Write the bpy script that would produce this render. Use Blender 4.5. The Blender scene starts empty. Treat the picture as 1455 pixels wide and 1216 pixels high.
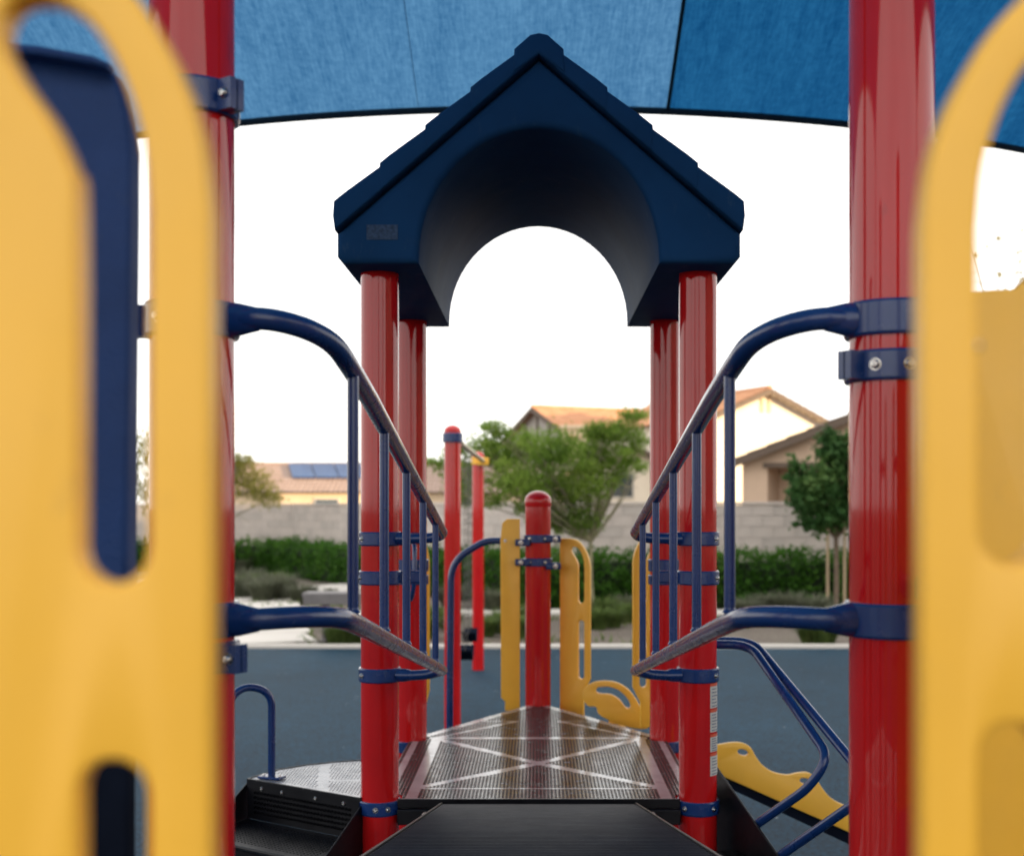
import bpy, bmesh, math, random
import numpy as np
from mathutils import Vector, Matrix, Euler
random.seed(7); np.random.seed(7)
R = math.radians
SC = bpy.context.scene
COL = SC.collection

# ------------------------------------------------------------------ camera
H = 1.79                      # eye height above the rubber ground
FPX, CX, CY = 1770.0, 762.0, 720.0
cd = bpy.data.cameras.new('camera'); cam = bpy.data.objects.new('camera', cd); COL.objects.link(cam)
cam.location = (0, 0, H); cam.rotation_euler = (R(90), 0, 0)
cd.lens = 50; cd.sensor_fit = 'HORIZONTAL'; cd.sensor_width = 1455 / FPX * 50
cd.shift_x = -(CX - 727.5) / 1455; cd.shift_y = (CY - 608) / 1455
cd.clip_start = 0.05; cd.clip_end = 3000
cd.dof.use_dof = True; cd.dof.focus_distance = 3.0; cd.dof.aperture_fstop = 4.2
SC.camera = cam

# ------------------------------------------------------------------ sky, sun, exposure
SUN_EL, SUN_AZ = 5.0, 115.5   # azimuth clockwise from +Y
w = bpy.data.worlds.new('World'); SC.world = w; w.use_nodes = True
nt = w.node_tree; nt.nodes.clear()
def N(nt, t, **kw):
    n = nt.nodes.new(t)
    for k, v in kw.items(): setattr(n, k, v)
    return n
out = N(nt, 'ShaderNodeOutputWorld'); bg = N(nt, 'ShaderNodeBackground'); bg.inputs[1].default_value = 0.15
sky = N(nt, 'ShaderNodeTexSky', sky_type='NISHITA', sun_disc=False)
sky.sun_elevation = R(SUN_EL); sky.sun_rotation = R(SUN_AZ); sky.altitude = 600; sky.dust_density = 1.5
tc = N(nt, 'ShaderNodeTexCoord'); mp = N(nt, 'ShaderNodeMapping'); mp.inputs['Scale'].default_value = (1, 1, 3.5)
cn = N(nt, 'ShaderNodeTexNoise'); cn.inputs['Scale'].default_value = 2.2; cn.inputs['Detail'].default_value = 6; cn.inputs['Roughness'].default_value = .55
cr = N(nt, 'ShaderNodeValToRGB'); cr.color_ramp.elements[0].position = .3; cr.color_ramp.elements[1].position = .72
cr.color_ramp.elements[0].color = (.72, .72, .72, 1); cr.color_ramp.elements[1].color = (.94, .94, .94, 1)
mx = N(nt, 'ShaderNodeMix', data_type='RGBA')
mx.inputs['B'].default_value = (7.6, 7.4, 7.2, 1)      # thin high cloud
L = nt.links.new
L(tc.outputs['Generated'], mp.inputs[0]); L(mp.outputs[0], cn.inputs['Vector']); L(cn.outputs['Fac'], cr.inputs[0])
L(cr.outputs[0], mx.inputs['Factor']); L(sky.outputs[0], mx.inputs['A']); L(mx.outputs['Result'], bg.inputs[0]); L(bg.outputs[0], out.inputs[0])
sl = bpy.data.lights.new('sun', 'SUN'); sun = bpy.data.objects.new('sun', sl); COL.objects.link(sun)
sl.energy = 5.0; sl.angle = R(.5); sl.color = (1, .72, .42)
sd = Vector((math.sin(R(SUN_AZ)) * math.cos(R(SUN_EL)), math.cos(R(SUN_AZ)) * math.cos(R(SUN_EL)), math.sin(R(SUN_EL))))
sun.rotation_euler = (-sd).to_track_quat('-Z', 'Y').to_euler(); sun.location = sd * 60
vs = SC.view_settings; vs.view_transform = 'Standard'; vs.look = 'None'; vs.gamma = 1; vs.use_curve_mapping = False
vs.exposure = 1.0
SC.cycles.max_bounces = 8; SC.cycles.transparent_max_bounces = 12

# ------------------------------------------------------------------ helpers
def at(px, py, d):            # a direction in the photograph at a known depth
    return Vector(((px - CX) * d / FPX, d, H - (py - CY) * d / FPX))

class MB:
    def __init__(s): s.v = []; s.f = []; s.m = []
    def add(s, vs, fs, m=0):
        o = len(s.v); s.v += [tuple(p) for p in vs]; s.f += [tuple(i + o for i in f) for f in fs]; s.m += [m] * len(fs); return s
    def box(s, c, size, m=0, rz=0, M=None):
        x, y, z = [k / 2 for k in size]
        P = [Vector((a * x, b * y, e * z)) for e in (-1, 1) for a, b in ((-1, -1), (1, -1), (1, 1), (-1, 1))]
        if M is None: M = Matrix.Rotation(rz, 3, 'Z')
        P = [M @ p + Vector(c) for p in P]
        return s.add(P, [(3, 2, 1, 0), (4, 5, 6, 7), (0, 1, 5, 4), (1, 2, 6, 5), (2, 3, 7, 6), (3, 0, 4, 7)], m)
    def tube(s, pts, r, seg=14, m=0, caps=True, sx=1.0):
        pts = [Vector(p) for p in pts]; n = len(pts)
        rr = r if isinstance(r, (list, tuple)) else [r] * n
        T = []
        for i in range(n):
            a = pts[max(0, i - 1)]; b = pts[min(n - 1, i + 1)]; T.append((b - a).normalized())
        u = T[0].cross(Vector((0, 0, 1)))
        if u.length < .05: u = T[0].cross(Vector((0, 1, 0)))
        u.normalize(); V = []
        for i in range(n):
            u = (u - T[i] * u.dot(T[i])).normalized(); w_ = T[i].cross(u)
            for k in range(seg):
                a = 2 * math.pi * k / seg
                V.append(pts[i] + (u * math.cos(a) * sx + w_ * math.sin(a)) * rr[i])
        F = [(i * seg + k, i * seg + (k + 1) % seg, (i + 1) * seg + (k + 1) % seg, (i + 1) * seg + k) for i in range(n - 1) for k in range(seg)]
        if caps: F += [tuple(range(seg))[::-1], tuple((n - 1) * seg + k for k in range(seg))]
        return s.add(V, F, m)
    def lathe(s, prof, c=(0, 0, 0), seg=40, m=0, a0=0, a1=2 * math.pi, closed=None):
        full = abs(a1 - a0 - 2 * math.pi) < 1e-4; na = seg if full else seg + 1; V = []
        for r, z in prof:
            for k in range(na):
                a = a0 + (a1 - a0) * k / seg; V.append((c[0] + r * math.cos(a), c[1] + r * math.sin(a), c[2] + z))
        F = []
        for i in range(len(prof) - 1):
            for k in range(seg):
                k2 = (k + 1) % na if full else k + 1
                F.append((i * na + k, i * na + k2, (i + 1) * na + k2, (i + 1) * na + k))
        return s.add(V, F, m)
    def prism(s, poly, z0, z1, m=0):                     # poly in xy
        n = len(poly); V = [(p[0], p[1], z0) for p in poly] + [(p[0], p[1], z1) for p in poly]
        return s.add(V, [tuple(range(n))[::-1], tuple(range(n, 2 * n))] + [(i, (i + 1) % n, n + (i + 1) % n, n + i) for i in range(n)], m)
    def prism_y(s, poly, y0, y1, m=0):                   # poly in xz, extruded along y
        n = len(poly); V = [(p[0], y0, p[1]) for p in poly] + [(p[0], y1, p[1]) for p in poly]
        return s.add(V, [tuple(range(n)), tuple(range(n, 2 * n))[::-1]] + [(i, n + i, n + (i + 1) % n, (i + 1) % n) for i in range(n)], m)
    def mesh(s, name, mats, angle=38, fix=True):
        me = bpy.data.meshes.new(name); me.from_pydata(s.v, [], s.f)
        for m in (mats if isinstance(mats, (list, tuple)) else [mats]): me.materials.append(M_[m])
        me.polygons.foreach_set('material_index', s.m)
        return finish(me, angle, fix)
    def build(s, name, mats, parent=None, angle=38, bevel=0, fix=True):
        o = place(s.mesh(name, mats, angle, fix), name, parent)
        if bevel:
            b = o.modifiers.new('bevel', 'BEVEL'); b.width = bevel; b.segments = 2; b.limit_method = 'ANGLE'; b.angle_limit = R(40)
        return o
def finish(me, angle=38, fix=True):
    if fix:
        bm = bmesh.new(); bm.from_mesh(me); bmesh.ops.recalc_face_normals(bm, faces=bm.faces); bm.to_mesh(me); bm.free()
    me.polygons.foreach_set('use_smooth', [True] * len(me.polygons))
    if angle: me.set_sharp_from_angle(angle=R(angle))
    me.update(); return me
def place(me, name, parent=None, loc=(0, 0, 0), rot=(0, 0, 0), scale=1):
    o = bpy.data.objects.new(name, me); COL.objects.link(o); o.location = loc; o.rotation_euler = rot
    if scale != 1: o.scale = (scale,) * 3 if not isinstance(scale, (tuple, list)) else scale
    if parent is not None: par(o, parent)
    return o
def par(o, p):
    o.parent = p
    if p.type == 'EMPTY': o.matrix_parent_inverse = Matrix.Translation(p.location).inverted()
    else: o.matrix_parent_inverse = Matrix.LocRotScale(p.location, p.rotation_euler, p.scale).inverted()
def tag(o, label=None, cat=None, group=None, kind=None):
    if label: o['label'] = label
    if cat: o['category'] = cat
    if group: o['group'] = group
    if kind: o['kind'] = kind
    return o
def thing(name, loc, label, cat, group=None):
    o = bpy.data.objects.new(name, None); COL.objects.link(o); o.location = loc; o.empty_display_size = .2
    return tag(o, label, cat, group)
def catmull(P, n=8):
    P = [Vector(p) for p in P]; Q = [P[0] * 2 - P[1]] + P + [P[-1] * 2 - P[-2]]; o = []
    for i in range(1, len(Q) - 2):
        a, b, c, d = Q[i - 1:i + 3]
        for k in range(n):
            t = k / n
            o.append(.5 * ((2 * b) + (c - a) * t + (2 * a - 5 * b + 4 * c - d) * t * t + (3 * b - a - 3 * c + d) * t ** 3))
    return o + [P[-1]]
def fillet(P, rad, n=8):                                 # polyline with rounded corners
    P = [Vector(p) for p in P]; o = [P[0]]
    for i in range(1, len(P) - 1):
        a = (P[i - 1] - P[i]); b = (P[i + 1] - P[i]); r_ = min(rad, a.length * .49, b.length * .49)
        A = P[i] + a.normalized() * r_; B = P[i] + b.normalized() * r_
        for k in range(n + 1):
            t = k / n; o.append(A * (1 - t) ** 2 + P[i] * 2 * t * (1 - t) + B * t * t)
    return o + [P[-1]]
def plate_mesh(name, loops, thick, mat, bevel=.003):     # sheet plastic cut to an outline with holes: local x, z; thickness along y
    cu = bpy.data.curves.new(name, 'CURVE'); cu.dimensions = '2D'; cu.fill_mode = 'BOTH'
    cu.extrude = thick / 2 - bevel; cu.bevel_depth = bevel; cu.bevel_resolution = 2; cu.offset = -bevel
    for q_, lp in enumerate(loops):
        ar_ = sum(lp[i - 1][0] * lp[i][1] - lp[i][0] * lp[i - 1][1] for i in range(len(lp)))
        if (ar_ > 0) != (q_ == 0): lp = lp[::-1]
        s = cu.splines.new('POLY'); s.points.add(len(lp) - 1); s.use_cyclic_u = True
        for p, q in zip(s.points, lp): p.co = (q[0], q[1], 0, 1)
    o = bpy.data.objects.new(name, cu); COL.objects.link(o)
    dg = bpy.context.evaluated_depsgraph_get(); me = bpy.data.meshes.new_from_object(o.evaluated_get(dg))
    bpy.data.objects.remove(o); bpy.data.curves.remove(cu)
    me.transform(Matrix.Rotation(R(90), 4, 'X')); me.name = name; me.materials.clear(); me.materials.append(M_[mat])
    bm = bmesh.new(); bm.from_mesh(me); bmesh.ops.remove_doubles(bm, verts=bm.verts, dist=1e-5); bm.to_mesh(me); bm.free()
    return finish(me, 40)
def sp2(P, n=8):                                          # smooth closed or open 2-d list
    return [(p.x, p.y) for p in catmull([(a, b, 0) for a, b in P], n)]

# ------------------------------------------------------------------ materials
M_ = {}
def mat(name):
    m = bpy.data.materials.new(name); m.use_nodes = True; M_[name] = m
    return m, m.node_tree, m.node_tree.nodes['Principled BSDF']
def noise(nt, scale, detail=4, rough=.6, vec=None, coord='Object', stretch=None):
    t = N(nt, 'ShaderNodeTexCoord'); n = N(nt, 'ShaderNodeTexNoise')
    n.inputs['Scale'].default_value = scale; n.inputs['Detail'].default_value = detail; n.inputs['Roughness'].default_value = rough
    src = t.outputs[coord]
    if stretch:
        mp = N(nt, 'ShaderNodeMapping'); mp.inputs['Scale'].default_value = stretch; nt.links.new(src, mp.inputs[0]); src = mp.outputs[0]
    nt.links.new(src, n.inputs['Vector']); return n
def ramp(nt, src, stops):
    r = N(nt, 'ShaderNodeValToRGB'); e = r.color_ramp.elements
    while len(e) < len(stops): e.new(.5)
    for k, (p, c) in enumerate(stops): e[k].position = p; e[k].color = (*c, 1) if len(c) == 3 else c
    nt.links.new(src, r.inputs[0]); return r
def bump(nt, b, src, strength=.1, dist=.01):
    n = N(nt, 'ShaderNodeBump'); n.inputs['Strength'].default_value = strength; n.inputs['Distance'].default_value = dist
    nt.links.new(src, n.inputs['Height']); nt.links.new(n.outputs[0], b.inputs['Normal']); return n
def mul(c, k): return tuple(min(1, x * k) for x in c)
def simple(name, col, rough=.5, var=.15, scale=6, bstr=.06, bscale=60, bdist=.003, coat=0, metal=0, rvar=.08, stretch=None, spec=.5, detail=5, ior=None, wear=None):
    m, nt, b = mat(name)
    n = noise(nt, scale, detail, .6, stretch=stretch)
    r = ramp(nt, n.outputs['Fac'], [(.25, mul(col, 1 - var)), (.75, mul(col, 1 + var))]); csrc = r.outputs[0]
    if wear:
        wc, lo, sc_ = wear
        w1 = noise(nt, sc_, 6, .72, stretch=(1, 1, .45)); w2 = noise(nt, sc_ * .22, 3, .5)
        wm = N(nt, 'ShaderNodeMath', operation='MULTIPLY'); e1 = ramp(nt, w1.outputs['Fac'], [(lo, (0, 0, 0)), (lo + .10, (1, 1, 1))]); e2 = ramp(nt, w2.outputs['Fac'], [(.45, (0, 0, 0)), (.65, (1, 1, 1))])
        nt.links.new(e1.outputs[0], wm.inputs[0]); nt.links.new(e2.outputs[0], wm.inputs[1])
        w3 = N(nt, 'ShaderNodeMath', operation='MULTIPLY'); nt.links.new(wm.outputs[0], w3.inputs[0]); w3.inputs[1].default_value = .55
        wx = N(nt, 'ShaderNodeMix', data_type='RGBA'); nt.links.new(w3.outputs[0], wx.inputs['Factor']); nt.links.new(csrc, wx.inputs['A']); wx.inputs['B'].default_value = (*wc, 1); csrc = wx.outputs['Result']
    nt.links.new(csrc, b.inputs['Base Color'])
    n2 = noise(nt, bscale, 4, .6)
    if bstr: bump(nt, b, n2.outputs['Fac'], bstr, bdist)
    n3 = noise(nt, scale * 2.3, 6, .65)
    rr = N(nt, 'ShaderNodeMapRange'); rr.inputs['From Min'].default_value = .3; rr.inputs['From Max'].default_value = .7
    rr.inputs['To Min'].default_value = max(.02, rough - rvar); rr.inputs['To Max'].default_value = rough + rvar
    nt.links.new(n3.outputs['Fac'], rr.inputs['Value']); nt.links.new(rr.outputs[0], b.inputs['Roughness'])
    b.inputs['Coat Weight'].default_value = coat; b.inputs['Coat Roughness'].default_value = .05
    b.inputs['Metallic'].default_value = metal; b.inputs['Specular IOR Level'].default_value = spec
    if ior: b.inputs['IOR'].default_value = ior
    return m
simple('red_paint', (.49, .009, .010), .055, .14, 2.5, .010, 40, .002, coat=0, rvar=.03, wear=((.22, .012, .016), .62, 22))
simple('navy_paint', (.006, .030, .130), .25, .15, 5, .05, 120, .002, coat=.1, rvar=.07, wear=((.05, .07, .13), .60, 40))
simple('roof_plastic', (.011, .048, .122), .62, .16, 3, .10, 220, .002, rvar=.03, ior=1.09, wear=((.055, .095, .15), .57, 18))
simple('hood_plastic', (.014, .042, .140), .55, .2, 6, .5, 160, .004, rvar=.05, ior=1.3, wear=((.05, .08, .15), .60, 30))
simple('yellow_plastic', (.92, .49, .048), .38, .05, 5, .14, 260, .0012, rvar=.08, ior=1.5, wear=((.60, .32, .06), .60, 26))
simple('black_steel', (.005, .005, .007), .4, .3, 8, .1, 150, .002, rvar=.1, spec=.5, ior=1.3)
simple('black_rubber', (.006, .009, .018), .85, .3, 6, .15, 200, .003, rvar=.05, ior=1.12)
simple('tread_rubber', (.006, .008, .014), .40, .3, 6, .08, 200, .002, rvar=.05, ior=1.24, wear=((.03, .03, .032), .58, 20))
simple('deck_coat', (.040, .033, .034), .22, .3, 7, .08, 180, .002, rvar=.09, wear=((.10, .09, .085), .56, 14))
simple('deck_rib_sheen', (.30, .28, .275), .20, .2, 7, .08, 180, .002, rvar=.08, coat=.3, wear=((.12, .10, .10), .56, 14))  # solid strips paler than the coat: reflected sky put into the colour
simple('bolt_metal', (.55, .53, .5), .25, .1, 30, 0, metal=1)
simple('chain_metal', (.12, .115, .11), .4, .2, 30, 0, metal=1)
simple('beam_metal', (.55, .50, .36), .4, .1, 10, .02, metal=.4)
simple('concrete', (.50, .47, .43), .85, .10, .8, .3, 40, .01)
simple('bench_metal', (.13, .12, .12), .6, .2, 4, .1, 80, .004)
simple('stucco_tan', (.50, .37, .27), .9, .06, 1.5, .4, 25, .02)
simple('stucco_white', (.78, .70, .58), .9, .04, 1.5, .4, 25, .02)
simple('stucco_cream', (.66, .52, .36), .9, .05, 1.5, .4, 25, .02)
simple('stucco_grey', (.36, .34, .31), .9, .06, 1.5, .4, 25, .02)
simple('trim_brown', (.10, .07, .05), .7, .1, 3, .1)
simple('window_frame', (.55, .52, .46), .5, .05, 3, .02)
simple('solar_cell', (.03, .07, .17), .35, .15, 3, 0, ior=1.2)
simple('bark', (.14, .10, .07), .9, .3, 12, .5, 40, .01)
simple('pale_bark', (.22, .20, .12), .9, .3, 12, .5, 40, .01)
simple('stake_wood', (.32, .24, .15), .8, .2, 8, .3, 60, .004, stretch=(1, 1, .1))
simple('sticker_white', (.50, .49, .46), .5, .05, 20, 0)
simple('sticker_red', (.60, .08, .03), .45, .05, 20, 0)
simple('sticker_grey', (.10, .13, .20), .6, .6, 60, 0)
simple('faded_plate', (.040, .066, .115), .6, .55, 90, 0, ior=1.2)
simple('hem_webbing', (.006, .022, .035), .8, .2, 20, .2)
simple('steel_pole', (.03, .06, .12), .35, .1, 4, .05)
m, nt, b = mat('glass'); b.inputs['Base Color'].default_value = (.05, .07, .08, 1); b.inputs['Roughness'].default_value = .05; b.inputs['Specular IOR Level'].default_value = .8

# rubber safety surface: blue-grey granules
m, nt, b = mat('rubber_ground')
n1 = noise(nt, .55, 5, .6, coord='Object'); n2 = noise(nt, 38, 4, .7); n3 = noise(nt, 7, 6, .75)
r1 = ramp(nt, n1.outputs['Fac'], [(.3, (.005, .038, .072)), (.7, (.011, .060, .108))])
r2 = ramp(nt, n2.outputs['Fac'], [(.38, (.14, .14, .14)), (.50, (.72, .72, .72)), (.62, (1.0, 1.0, 1.0))])
r3 = ramp(nt, n3.outputs['Fac'], [(.35, (.62, .62, .62)), (.65, (1, 1, 1))])
a = N(nt, 'ShaderNodeMix', data_type='RGBA', blend_type='MULTIPLY'); a.inputs['Factor'].default_value = 1
a2 = N(nt, 'ShaderNodeMix', data_type='RGBA', blend_type='MULTIPLY'); a2.inputs['Factor'].default_value = 1
nt.links.new(r1.outputs[0], a.inputs['A']); nt.links.new(r2.outputs[0], a.inputs['B']); nt.links.new(a.outputs['Result'], a2.inputs['A']); nt.links.new(r3.outputs[0], a2.inputs['B'])
nv = N(nt, 'ShaderNodeTexVoronoi'); nv.inputs['Scale'].default_value = 11; tcv = N(nt, 'ShaderNodeTexCoord'); nt.links.new(tcv.outputs['Object'], nv.inputs['Vector'])
rv = ramp(nt, nv.outputs['Distance'], [(.09, (1, 1, 1)), (.14, (0, 0, 0))])
nb = noise(nt, 3.1, 3); rb = ramp(nt, nb.outputs['Fac'], [(.60, (0, 0, 0)), (.64, (1, 1, 1))])
mm = N(nt, 'ShaderNodeMath', operation='MULTIPLY'); nt.links.new(rv.outputs[0], mm.inputs[0]); nt.links.new(rb.outputs[0], mm.inputs[1])
a3 = N(nt, 'ShaderNodeMix', data_type='RGBA'); nt.links.new(mm.outputs[0], a3.inputs['Factor']); nt.links.new(a2.outputs['Result'], a3.inputs['A']); a3.inputs['B'].default_value = (.22, .25, .27, 1)
nt.links.new(a3.outputs['Result'], b.inputs['Base Color']); b.inputs['Roughness'].default_value = .7; b.inputs['IOR'].default_value = 1.2
bump(nt, b, n2.outputs['Fac'], .5, .006)

# planting-bed mulch
m, nt, b = mat('mulch')
n1 = noise(nt, .7, 6, .65); n2 = noise(nt, 28, 5, .7)
r1 = ramp(nt, n1.outputs['Fac'], [(.3, (.13, .10, .08)), (.55, (.20, .165, .13)), (.75, (.13, .14, .08))])
r2 = ramp(nt, n2.outputs['Fac'], [(.3, (.35, .35, .35)), (.7, (1, 1, 1))])
a = N(nt, 'ShaderNodeMix', data_type='RGBA', blend_type='MULTIPLY'); a.inputs['Factor'].default_value = 1
nt.links.new(r1.outputs[0], a.inputs['A']); nt.links.new(r2.outputs[0], a.inputs['B']); nt.links.new(a.outputs['Result'], b.inputs['Base Color'])
b.inputs['Roughness'].default_value = .95; bump(nt, b, n2.outputs['Fac'], .8, .05)

# clay roof tile
def tile_mat(name, c1, c2):
    m, nt, b = mat(name); n1 = noise(nt, 2.2, 5, .7)
    r1 = ramp(nt, n1.outputs['Fac'], [(.3, c1), (.7, c2)]); nt.links.new(r1.outputs[0], b.inputs['Base Color']); b.inputs['Roughness'].default_value = .85
tile_mat('clay_tile', (.40, .18, .085), (.58, .30, .16)); tile_mat('brown_tile', (.26, .18, .14), (.36, .26, .21)); tile_mat('grey_tile', (.20, .16, .13), (.28, .22, .18))

# concrete masonry block
simple('wall_block', (.50, .44, .40), .92, .10, 2.5, .5, 22, .02)
simple('wall_block_dark', (.45, .40, .365), .92, .10, 2.5, .5, 22, .02)
simple('mortar', (.43, .38, .35), .95, .1, 3, .2)

# leaves
simple('hedge_core', (.012, .022, .008), .95, .4, 8, .6, 30, .05)
def leaf_mat(name, stops, trans=.35, scale=1.4):
    m, nt, b = mat(name); n1 = noise(nt, scale, 3, .6); n2 = noise(nt, scale * 9, 2, .5)
    ad = N(nt, 'ShaderNodeMath', operation='MULTIPLY_ADD'); nt.links.new(n2.outputs['Fac'], ad.inputs[0]); ad.inputs[1].default_value = .6
    sb = N(nt, 'ShaderNodeMath', operation='SUBTRACT'); nt.links.new(n1.outputs['Fac'], sb.inputs[0]); sb.inputs[1].default_value = .3
    nt.links.new(sb.outputs[0], ad.inputs[2])
    r = ramp(nt, ad.outputs[0], stops); nt.links.new(r.outputs[0], b.inputs['Base Color']); b.inputs['Roughness'].default_value = .6; b.inputs['IOR'].default_value = 1.25
    t = N(nt, 'ShaderNodeBsdfTranslucent'); nt.links.new(r.outputs[0], t.inputs[0])
    mx = N(nt, 'ShaderNodeMixShader'); mx.inputs[0].default_value = trans
    nt.links.new(b.outputs[0], mx.inputs[1]); nt.links.new(t.outputs[0], mx.inputs[2]); nt.links.new(mx.outputs[0], nt.nodes['Material Output'].inputs[0])
leaf_mat('leaf_palo', [(.25, (.085, .155, .022)), (.5, (.16, .26, .038)), (.75, (.27, .36, .07))], .5)
leaf_mat('leaf_oak', [(.25, (.018, .060, .015)), (.5, (.045, .11, .028)), (.75, (.12, .20, .055))], .4)
leaf_mat('leaf_yellow', [(.25, (.15, .16, .03)), (.5, (.25, .24, .05)), (.75, (.38, .32, .07))], .5)
leaf_mat('leaf_hedge', [(.25, (.022, .072, .007)), (.5, (.042, .12, .012)), (.75, (.085, .18, .025))], .4)
leaf_mat('leaf_sage', [(.25, (.075, .085, .055)), (.5, (.12, .13, .085)), (.75, (.17, .175, .12))])
leaf_mat('leaf_grass', [(.25, (.06, .095, .025)), (.5, (.10, .15, .04)), (.75, (.17, .20, .07))])
leaf_mat('leaf_dry', [(.25, (.40, .32, .13)), (.5, (.55, .44, .18)), (.75, (.65, .55, .26))], .6)
simple('twig_bark', (.48, .42, .34), .9, .2, 12, .3, 40, .01)

# knitted shade fabric, lit through from above
def fabric(name, c1, c2, trans):
    m, nt, b = mat(name)
    n1 = noise(nt, 1.0, 5, .6, stretch=(9, 1.1, 1)); n2 = noise(nt, 1.0, 3, .6, stretch=(70, 9, 1)); n3 = noise(nt, 26, 4, .7)
    ad = N(nt, 'ShaderNodeMath', operation='ADD'); nt.links.new(n1.outputs['Fac'], ad.inputs[0]); nt.links.new(n2.outputs['Fac'], ad.inputs[1])
    ad2 = N(nt, 'ShaderNodeMath', operation='ADD'); nt.links.new(ad.outputs[0], ad2.inputs[0]); nt.links.new(n3.outputs['Fac'], ad2.inputs[1])
    dv = N(nt, 'ShaderNodeMath', operation='DIVIDE'); nt.links.new(ad2.outputs[0], dv.inputs[0]); dv.inputs[1].default_value = 3
    r = ramp(nt, dv.outputs[0], [(.36, c1), (.62, c2)])
    nt.links.new(r.outputs[0], b.inputs['Base Color']); b.inputs['Roughness'].default_value = .8
    t = N(nt, 'ShaderNodeBsdfTranslucent'); nt.links.new(r.outputs[0], t.inputs[0])
    mx = N(nt, 'ShaderNodeMixShader'); mx.inputs[0].default_value = trans
    nt.links.new(b.outputs[0], mx.inputs[1]); nt.links.new(t.outputs[0], mx.inputs[2]); nt.links.new(mx.outputs[0], nt.nodes['Material Output'].inputs[0])
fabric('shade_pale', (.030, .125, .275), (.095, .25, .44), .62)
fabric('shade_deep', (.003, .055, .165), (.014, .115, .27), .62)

# ------------------------------------------------------------------ ground, kerb, beds, paths
def sheet(name, poly, z, m, kind='structure', label=None):
    b_ = MB(); b_.add([(x, y, z) for x, y in poly], [tuple(range(len(poly)))]); o = b_.build(name, m, fix=False); tag(o, label, None, None, kind); return o
sheet('terrain', [(-900, -900), (900, -900), (900, 900), (-900, 900)], -.012, 'mulch')
EDGE = 15.75
ground = sheet('rubber_ground', [(-16, -14), (16, -14), (16, EDGE), (-16, EDGE)], 0, 'rubber_ground')
kb = MB(); kb.box((0, EDGE + .075, .0), (32, .15, .09)); tag(kb.build('kerb', 'concrete', bevel=.012), kind='structure')
EARTH = .02
# concrete walks
def strip(name, P, wd, z):
    P = catmull([(a, b, 0) for a, b in P], 8); b_ = MB(); V = []
    for i, p in enumerate(P):
        t = (P[min(i + 1, len(P) - 1)] - P[max(i - 1, 0)]).normalized(); n = Vector((-t.y, t.x, 0)); V += [p + n * wd / 2, p - n * wd / 2]
    n = len(P); vv = [(q.x, q.y, z) for q in V] + [(q.x, q.y, -.02) for q in V]; m_ = 2 * n
    F = []
    for i in range(n - 1):
        F += [(2 * i, 2 * i + 1, 2 * i + 3, 2 * i + 2), (2 * i, 2 * i + 2, m_ + 2 * i + 2, m_ + 2 * i), (2 * i + 1, m_ + 2 * i + 1, m_ + 2 * i + 3, 2 * i + 3)]
    b_.add(vv, F); o = b_.build(name, 'concrete'); tag(o, kind='structure'); return o
strip('path', [(-14, 17.1), (-8, 17.2), (-4.6, 17.2), (-3.3, 17.6)], 2.4, .03)
strip('path', [(-3.9, 17.3), (-4.6, 20.5), (-5.2, 24), (-4.3, 27.4), (-2.6, 29.5)], 1.5, .035)
strip('path', [(-3.0, 20.6), (-1, 21.0), (2, 21.0), (6, 20.8), (14, 20.6)], .9, .032)

# ------------------------------------------------------------------ generic hardware meshes
PR = .0635
def ring_profile(h=.046, t=.008, r=PR):
    return [(r - .002, -h / 2), (r + t * .7, -h / 2), (r + t, -h / 2 + .004), (r + t, h / 2 - .004), (r + t * .7, h / 2), (r - .002, h / 2)]
def clamp_mesh(name, h=.046, ears=(0,), t=.008):
    b_ = MB(); b_.lathe(ring_profile(h, t), seg=44)
    for a in ears:
        c = Vector((math.cos(a), math.sin(a), 0)); M = Matrix.Rotation(a, 3, 'Z')
        for sgn in (-1, 1):
            q = M @ Vector((PR + .016, sgn * .0075, 0)); b_.box(q, (.036, .012, h * .92), M=M)
    me = b_.mesh(name, 'navy_paint', 30)
    return me
bolt_b = MB(); bolt_b.lathe([(0, .009), (.006, .0085), (.0085, .005), (.009, 0), (.0115, 0), (.0115, -.004), (0, -.004)], seg=14)
bolt_b.lathe([(.0001, .0086), (.003, .0092), (.0032, .0086)], seg=6)
BOLT = bolt_b.mesh('bolt', 'bolt_metal', 30)
def bolt(parent, pos, direction, s=1.0):
    d = Vector(direction).normalized(); e = d.to_track_quat('Z', 'Y').to_euler()
    return place(BOLT, 'bolt', parent, pos, e, s)
def dome_cap(r=PR, h=.05):
    b_ = MB(); b_.lathe([(r + .0015, -.03), (r + .0025, -.028), (r + .0025, 0)] + [((r + .0025) * math.cos(a), h * math.sin(a)) for a in [R(x) for x in (10, 20, 32, 45, 58, 70, 80, 88)]] + [(0.0003, h)], seg=36)
    return b_.mesh('post_cap', 'red_paint', 50)
CAP = dome_cap()
def post(parent, x, y, top, cap=True, bot=-.05, name='post', r=PR):
    b_ = MB(); b_.lathe([(0, bot), (r, bot), (r, top), (0, top)], (x, y, 0), 56); o = b_.build(name, 'red_paint', parent, 40)
    if cap: place(CAP, 'post_cap', o, (x, y, top))
    return o
OX = .0085                       # centre line of the play structure
HX = .5335                       # half the 42 inch post spacing
D0, D1, D2, D3, D4 = .83, 1.90, 4.18, 5.25, 6.17
ZD, ZN = H - .973, H - .56       # far deck, near deck
CL = {}
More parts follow.
